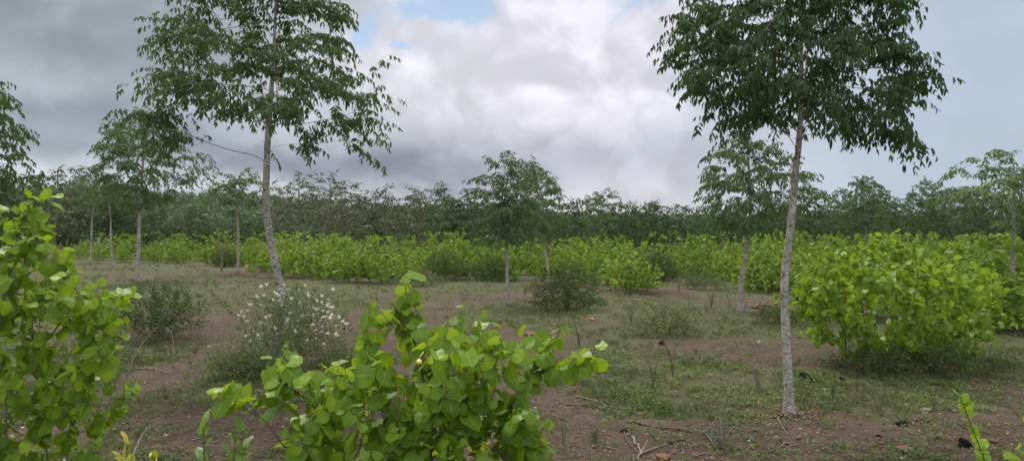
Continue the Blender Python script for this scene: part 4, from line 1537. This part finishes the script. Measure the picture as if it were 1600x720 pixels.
# ------------------------------------------------------------------ far wood and hills
def forest_mesh(name, X, Y, Zb, H, W, mat, per, leaf):
    g = Geo()
    n = len(X)
    u = unit(rng.normal(0, 1, (n, per, 3))) * rng.random((n, per, 1)) ** .4
    pos = np.stack([X, Y, Zb + H * .52], 1)[:, None] + u * np.stack([W, W, H * .46], 1)[:, None]
    d = unit(rng.normal(0, 1, (n, per, 3)) + u * .6 - np.array([0, 0, .3]))
    nn = unit(u + np.array([0, 0, .9]) + rng.normal(0, .4, (n, per, 3)))
    tint = np.clip(rng.random((n, 1)) * .5 + .25 * rng.random((n, per)) - .05, 0, 1)
    sz = leaf * rng.uniform(.6, 1.3, (n, per)) * H[:, None]
    t = [tpl([(0, 0, 0), (.3, .35, .05), (.22, .8, -.05), (0, 1, -.12), (-.24, .72, -.03), (-.3, .3, .06)], [[(0, 1, 2, 3, 4, 5)]])]
    scatter_leaves(g, t, pos.reshape(-1, 3), d.reshape(-1, 3), nn.reshape(-1, 3), sz.ravel(), tint.ravel())
    for x_, y_, z_, h_ in zip(X, Y, Zb, H):
        if rng.random() < .25:
            g.tube(np.array([[x_, y_, z_ - .2], [x_ + .1, y_, z_ + h_ * .6]]), .05, 4, cap=False, rnd=1.0)
    return stuff(g.build(name, mat, None, False))


n_ = 900
Y = 50 + 120 * rng.random(n_) ** 1.4
px = rng.uniform(-160, 1760, n_)
X = (px - 800) / F * Y
top = np.interp(px, sky_x, sky_y) + rng.uniform(34, 66, n_)
top = np.minimum(np.maximum(top, 332), 348)
H = CAM_Z + (HY - top) / F * Y
forest_mesh('woods', X, Y, ground_z(X, Y), np.clip(H, 2.2, 9), np.clip(H * .42, 1.4, 3.2), M['far_leaf'], 90, .13)

hill_x = [-900, -300, 0, 120, 250, 340, 430, 540, 640, 730, 850, 1100, 1350, 1600, 2200]
hill_y = [284, 282, 286, 288, 293, 299, 306, 313, 320, 326, 332, 337, 340, 342, 344]


def hill_h(px, t):
    """height of the hill at fraction t of its slope"""
    crest = CAM_Z + (HY - np.interp(px, hill_x, hill_y)) / F * 520
    return np.maximum(crest - 4.0, .0) * (np.clip(t, 0, 1) ** 1.2)


def build_hills():
    px = np.linspace(-900, 2200, 220)
    t = np.linspace(-.05, 1, 26)
    rows = []
    for tt in t:
        Y = 230 + 290 * tt
        x_ = (px - 800) / F * Y
        z = hill_h(px, tt) + 1.2 * (fbm(x_ * .03, Y * .03 + 0 * x_, 81, 3) - .5) * min(1, max(tt, 0) * 4) - (.3 if tt <= 0 else 0)
        rows.append(np.stack([x_, np.full_like(x_, Y), z], 1))
    for k in range(1, 10):
        Y = 520 + 60 * k
        x_ = (px - 800) / F * 520 * (1 + .1 * k)
        rows.append(np.stack([x_, np.full_like(x_, Y), hill_h(px, 1.0) * (1 - (k / 9) ** 2) - (.4 if k == 9 else 0)], 1))
    V = np.concatenate(rows)
    na, nr = len(px), len(rows)
    i = np.arange(nr - 1)[:, None] * na
    j = np.arange(na - 1)[None]
    q = np.stack([i + j, i + j + 1, i + na + j + 1, i + na + j], -1).reshape(-1, 4)
    g = Geo()
    g.add(V, [q], 1.0)
    m, nt, out = new_mat('hill_ground')
    ob = coord(nt, 'Object')
    col = mixc(nt, noise(nt, ob, .12, 5).ss(.4, .65), (.035, .060, .026), (.065, .085, .036))
    p = principled(nt, col, .95, .1)
    nt.links.new(p.outputs[0], out.inputs[0])
    o = g.build('hills', m, None, True)
    o['kind'] = 'structure'


build_hills()
n_ = 3400
tt = rng.random(n_) ** .8
Y = 215 + 300 * tt
px = rng.uniform(-250, 1800, n_)
X = (px - 800) / F * Y
Zb = hill_h(px, (Y - 230) / 290)
H = rng.uniform(3.2, 6.0, n_)
forest_mesh('forest', X, Y, Zb, H, H * rng.uniform(.5, .75, n_), M['far_leaf'], 42, .22)


# ------------------------------------------------------------------ the air
def build_haze():
    x0, x1, y0, y1, z0, z1 = -1250, 1250, -1250, 1250, -1.5, 40
    V = [(x, y, z) for z in (z0, z1) for x, y in ((x0, y0), (x1, y0), (x1, y1), (x0, y1))]
    g = Geo()
    g.add(V, [np.array([(3, 2, 1, 0), (4, 5, 6, 7), (0, 1, 5, 4), (1, 2, 6, 5), (2, 3, 7, 6), (3, 0, 4, 7)])])
    m, nt, out = new_mat('air')
    v = nt.nodes.new('ShaderNodeVolumePrincipled')
    v.inputs['Color'].default_value = (.80, .86, .93, 1)
    v.inputs['Density'].default_value = 0.00007
    nt.links.new(v.outputs[0], out.inputs['Volume'])
    stuff(g.build('haze', m, None, False))


build_haze()


# ------------------------------------------------------------------ sky and light
world = bpy.data.worlds.new('World')
scene.world = world
world.use_nodes = True
nt = world.node_tree
nt.nodes.clear()
wout = nt.nodes.new('ShaderNodeOutputWorld')
bg = nt.nodes.new('ShaderNodeBackground')
SUN_EL, SUN_AZ = math.radians(58), math.radians(-25)      # azimuth from +Y towards +X
sky = nt.nodes.new('ShaderNodeTexSky')
sky.sky_type = 'NISHITA'
sky.sun_disc = False
sky.sun_elevation = SUN_EL
sky.sun_rotation = SUN_AZ
STR = 0.1
tc = nt.nodes.new('ShaderNodeTexCoord')
D = S(nt, tc.outputs['Generated'])
sep = nt.nodes.new('ShaderNodeSeparateXYZ')
nt.links.new(D.s, sep.inputs[0])
dx, dy, dz = (S(nt, sep.outputs[i]) for i in range(3))
az = dx.atan2(dy)
el = dz.asin()


def angles(px, py):
    u, v = (px - 800) / F, (HY - py) / F
    return math.atan2(u, 1), math.asin(v / math.sqrt(1 + u * u + v * v))




def shifted(loc, scale):
    m_ = nt.nodes.new('ShaderNodeMapping')
    m_.inputs['Scale'].default_value = scale
    m_.inputs['Location'].default_value = loc
    nt.links.new(D.s, m_.inputs['Vector'])
    return S(nt, m_.outputs[0])


def billow(v):
    """Rounded heaps: noise folded so that it has creases below and domes above."""
    a = (noise(nt, v, 4.2, 1.5, .5, .3) - .5).abs() * 2.0
    b_ = (noise(nt, v, 9.5, 1.5, .5, .4) - .5).abs() * 2.0
    d_ = (noise(nt, v, 21.0, 2.0, .5, .4) - .5).abs() * 2.0
    e_ = (noise(nt, v, 46.0, 3.0, .55, .4) - .5).abs() * 2.0
    return a * .60 + b_ * .30 + d_ * .11 + e_ * .03


DM = shifted((0, 0, 0), (1, 1, 1.25))
DM2 = shifted((.012, 0, .030), (1, 1, 1.25))
n1 = billow(DM)
n1b = billow(DM2)
n2 = noise(nt, DM, 3.0, 7, .55, .2)
n3 = noise(nt, DM, 13.0, 6, .6, .3)
wx = noise(nt, DM, 5.0, 5, .55)
wy = noise(nt, DM2, 6.3, 5, .55)
azw = az + (wx - .5) * .26
elw = el + (wy - .5) * .11


def blob(px, py, sx, sy, warp=True):
    a0, e0 = angles(px, py)
    A, E = (azw, elw) if warp else (az, el)
    p = ((A - a0) / (sx / F)).pow(2.0) if False else ((A - a0) * (F / sx)) * ((A - a0) * (F / sx))
    q = ((E - e0) * (F / sy)) * ((E - e0) * (F / sy))
    return ((p + q) * -1.0).exp()


K = 1 / STR


def c(r_, g_, b_, k=1.0):
    f = lambda v: (((v / 255 + .055) / 1.055) ** 2.4) * K * k
    return (f(r_), f(g_), f(b_))


col = mixc(nt, az.ss(-.35, .10), c(160, 167, 174), c(208, 206, 216))
col = mixc(nt, az.ss(.10, .52), col, c(168, 182, 197))
col = mixc(nt, blob(830, 90, 330, 120) * .95, col, c(218, 215, 224))
col = mixc(nt, blob(640, 80, 150, 90) * .8, col, c(220, 218, 226))
col = mixc(nt, blob(110, 60, 170, 60) * .55, col, c(134, 141, 147))
col = mixc(nt, blob(40, 10, 260, 40) * .6, col, c(132, 138, 144))
col = mixc(nt, blob(130, 212, 200, 34) * .75, col, c(126, 133, 146))
col = mixc(nt, blob(360, 245, 220, 22) * .55, col, c(134, 140, 153))
col = mixc(nt, blob(630, 262, 250, 34) * .95, col, c(106, 112, 132))
col = mixc(nt, blob(860, 250, 260, 48) * .6, col, c(156, 157, 173))
col = mixc(nt, blob(250, 286, 330, 16) * .7, col, c(200, 203, 211))
col = mixc(nt, blob(60, 268, 150, 16) * .6, col, c(190, 197, 206))
col = mixc(nt, blob(1010, 295, 160, 26) * .35, col, c(186, 184, 198))
# light and shade of the billows
relief = (n1 - n1b) * 1.9
edge = noise(nt, DM, 5.2, 7, .5, .6).ss(.475, .56)
edge2 = noise(nt, DM2, 8.5, 7, .5, .8).ss(.48, .58)
amp = az.ss(.10, .48, 1.0, .15)
shade = (relief * amp + (n2 - .5) * .55 * amp + (n3 - .5) * .22 * amp + (n1 - .27) * .55 * amp + (edge - .5) * .20 * amp + (edge2 - .5) * .13 * amp).ss(-.5, .5, .79, 1.19)
g2 = nt.nodes.new('ShaderNodeVectorMath')
g2.operation = 'SCALE'
nt.links.new(col.s, g2.inputs[0])
nt.links.new(shade.s, g2.inputs['Scale'])
cloud = S(nt, g2.outputs[0])
# gaps of blue
gap = (blob(700, 0, 90, 26) * 1.15 + blob(588, 50, 30, 34) * .95 + blob(655, 78, 30, 14) * .8 + blob(1075, -8, 90, 22) * .8 - (n1 - .27) * 1.5 + (n3 - .5) * 1.6).ss(.40, 1.15)
blue = mixc(nt, .75, S(nt, sky.outputs[0]), c(160, 188, 216))
final = mixc(nt, gap * .85, cloud, blue)
# brighter overhead, dim below the horizon
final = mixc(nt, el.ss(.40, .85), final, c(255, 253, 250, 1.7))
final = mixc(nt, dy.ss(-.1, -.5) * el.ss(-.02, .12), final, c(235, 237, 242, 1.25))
final = mixc(nt, el.ss(-.02, -.10), final, c(60, 58, 52))
# a share of clear-sky light everywhere
final = mixc(nt, .06, final, S(nt, sky.outputs[0]))
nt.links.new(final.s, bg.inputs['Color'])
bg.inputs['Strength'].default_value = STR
nt.links.new(bg.outputs[0], wout.inputs[0])

sun = bpy.data.lights.new('sun', 'SUN')
sun.energy = 2.3
sun.angle = math.radians(11)
sun.color = (1.0, .96, .90)
so = bpy.data.objects.new('sun', sun)
COL.objects.link(so)
from mathutils import Vector
dirv = Vector((math.sin(SUN_AZ) * math.cos(SUN_EL), math.cos(SUN_AZ) * math.cos(SUN_EL), math.sin(SUN_EL)))
so.rotation_euler = dirv.to_track_quat('Z', 'Y').to_euler()
so.location = (0, 0, 20)

cam = bpy.data.cameras.new('camera')
cam.sensor_width = 36
cam.lens = F / 1600 * 36
cam.shift_y = (HY - 360) / 1600
cam.clip_start, cam.clip_end = .05, 6000
co = bpy.data.objects.new('camera', cam)
co.location = (0, 0, CAM_Z)
co.rotation_euler = (math.pi / 2, 0, 0)
COL.objects.link(co)
scene.camera = co
scene.view_settings.view_transform = 'Standard'
scene.view_settings.look = 'None'
scene.view_settings.gamma = 1
scene.view_settings.exposure = 0.32
scene.view_settings.use_curve_mapping = False
scene.cycles.max_bounces = 8
scene.cycles.transmission_bounces = 6
scene.cycles.diffuse_bounces = 4
for k, v in PROTO.items():
    if not v[1]:
        for ch in list(v[0].children):
            bpy.data.objects.remove(ch)
        bpy.data.objects.remove(v[0])
for r, used in SHRUB:
    if not used:
        for ch in list(r.children):
            bpy.data.objects.remove(ch)
        bpy.data.objects.remove(r)
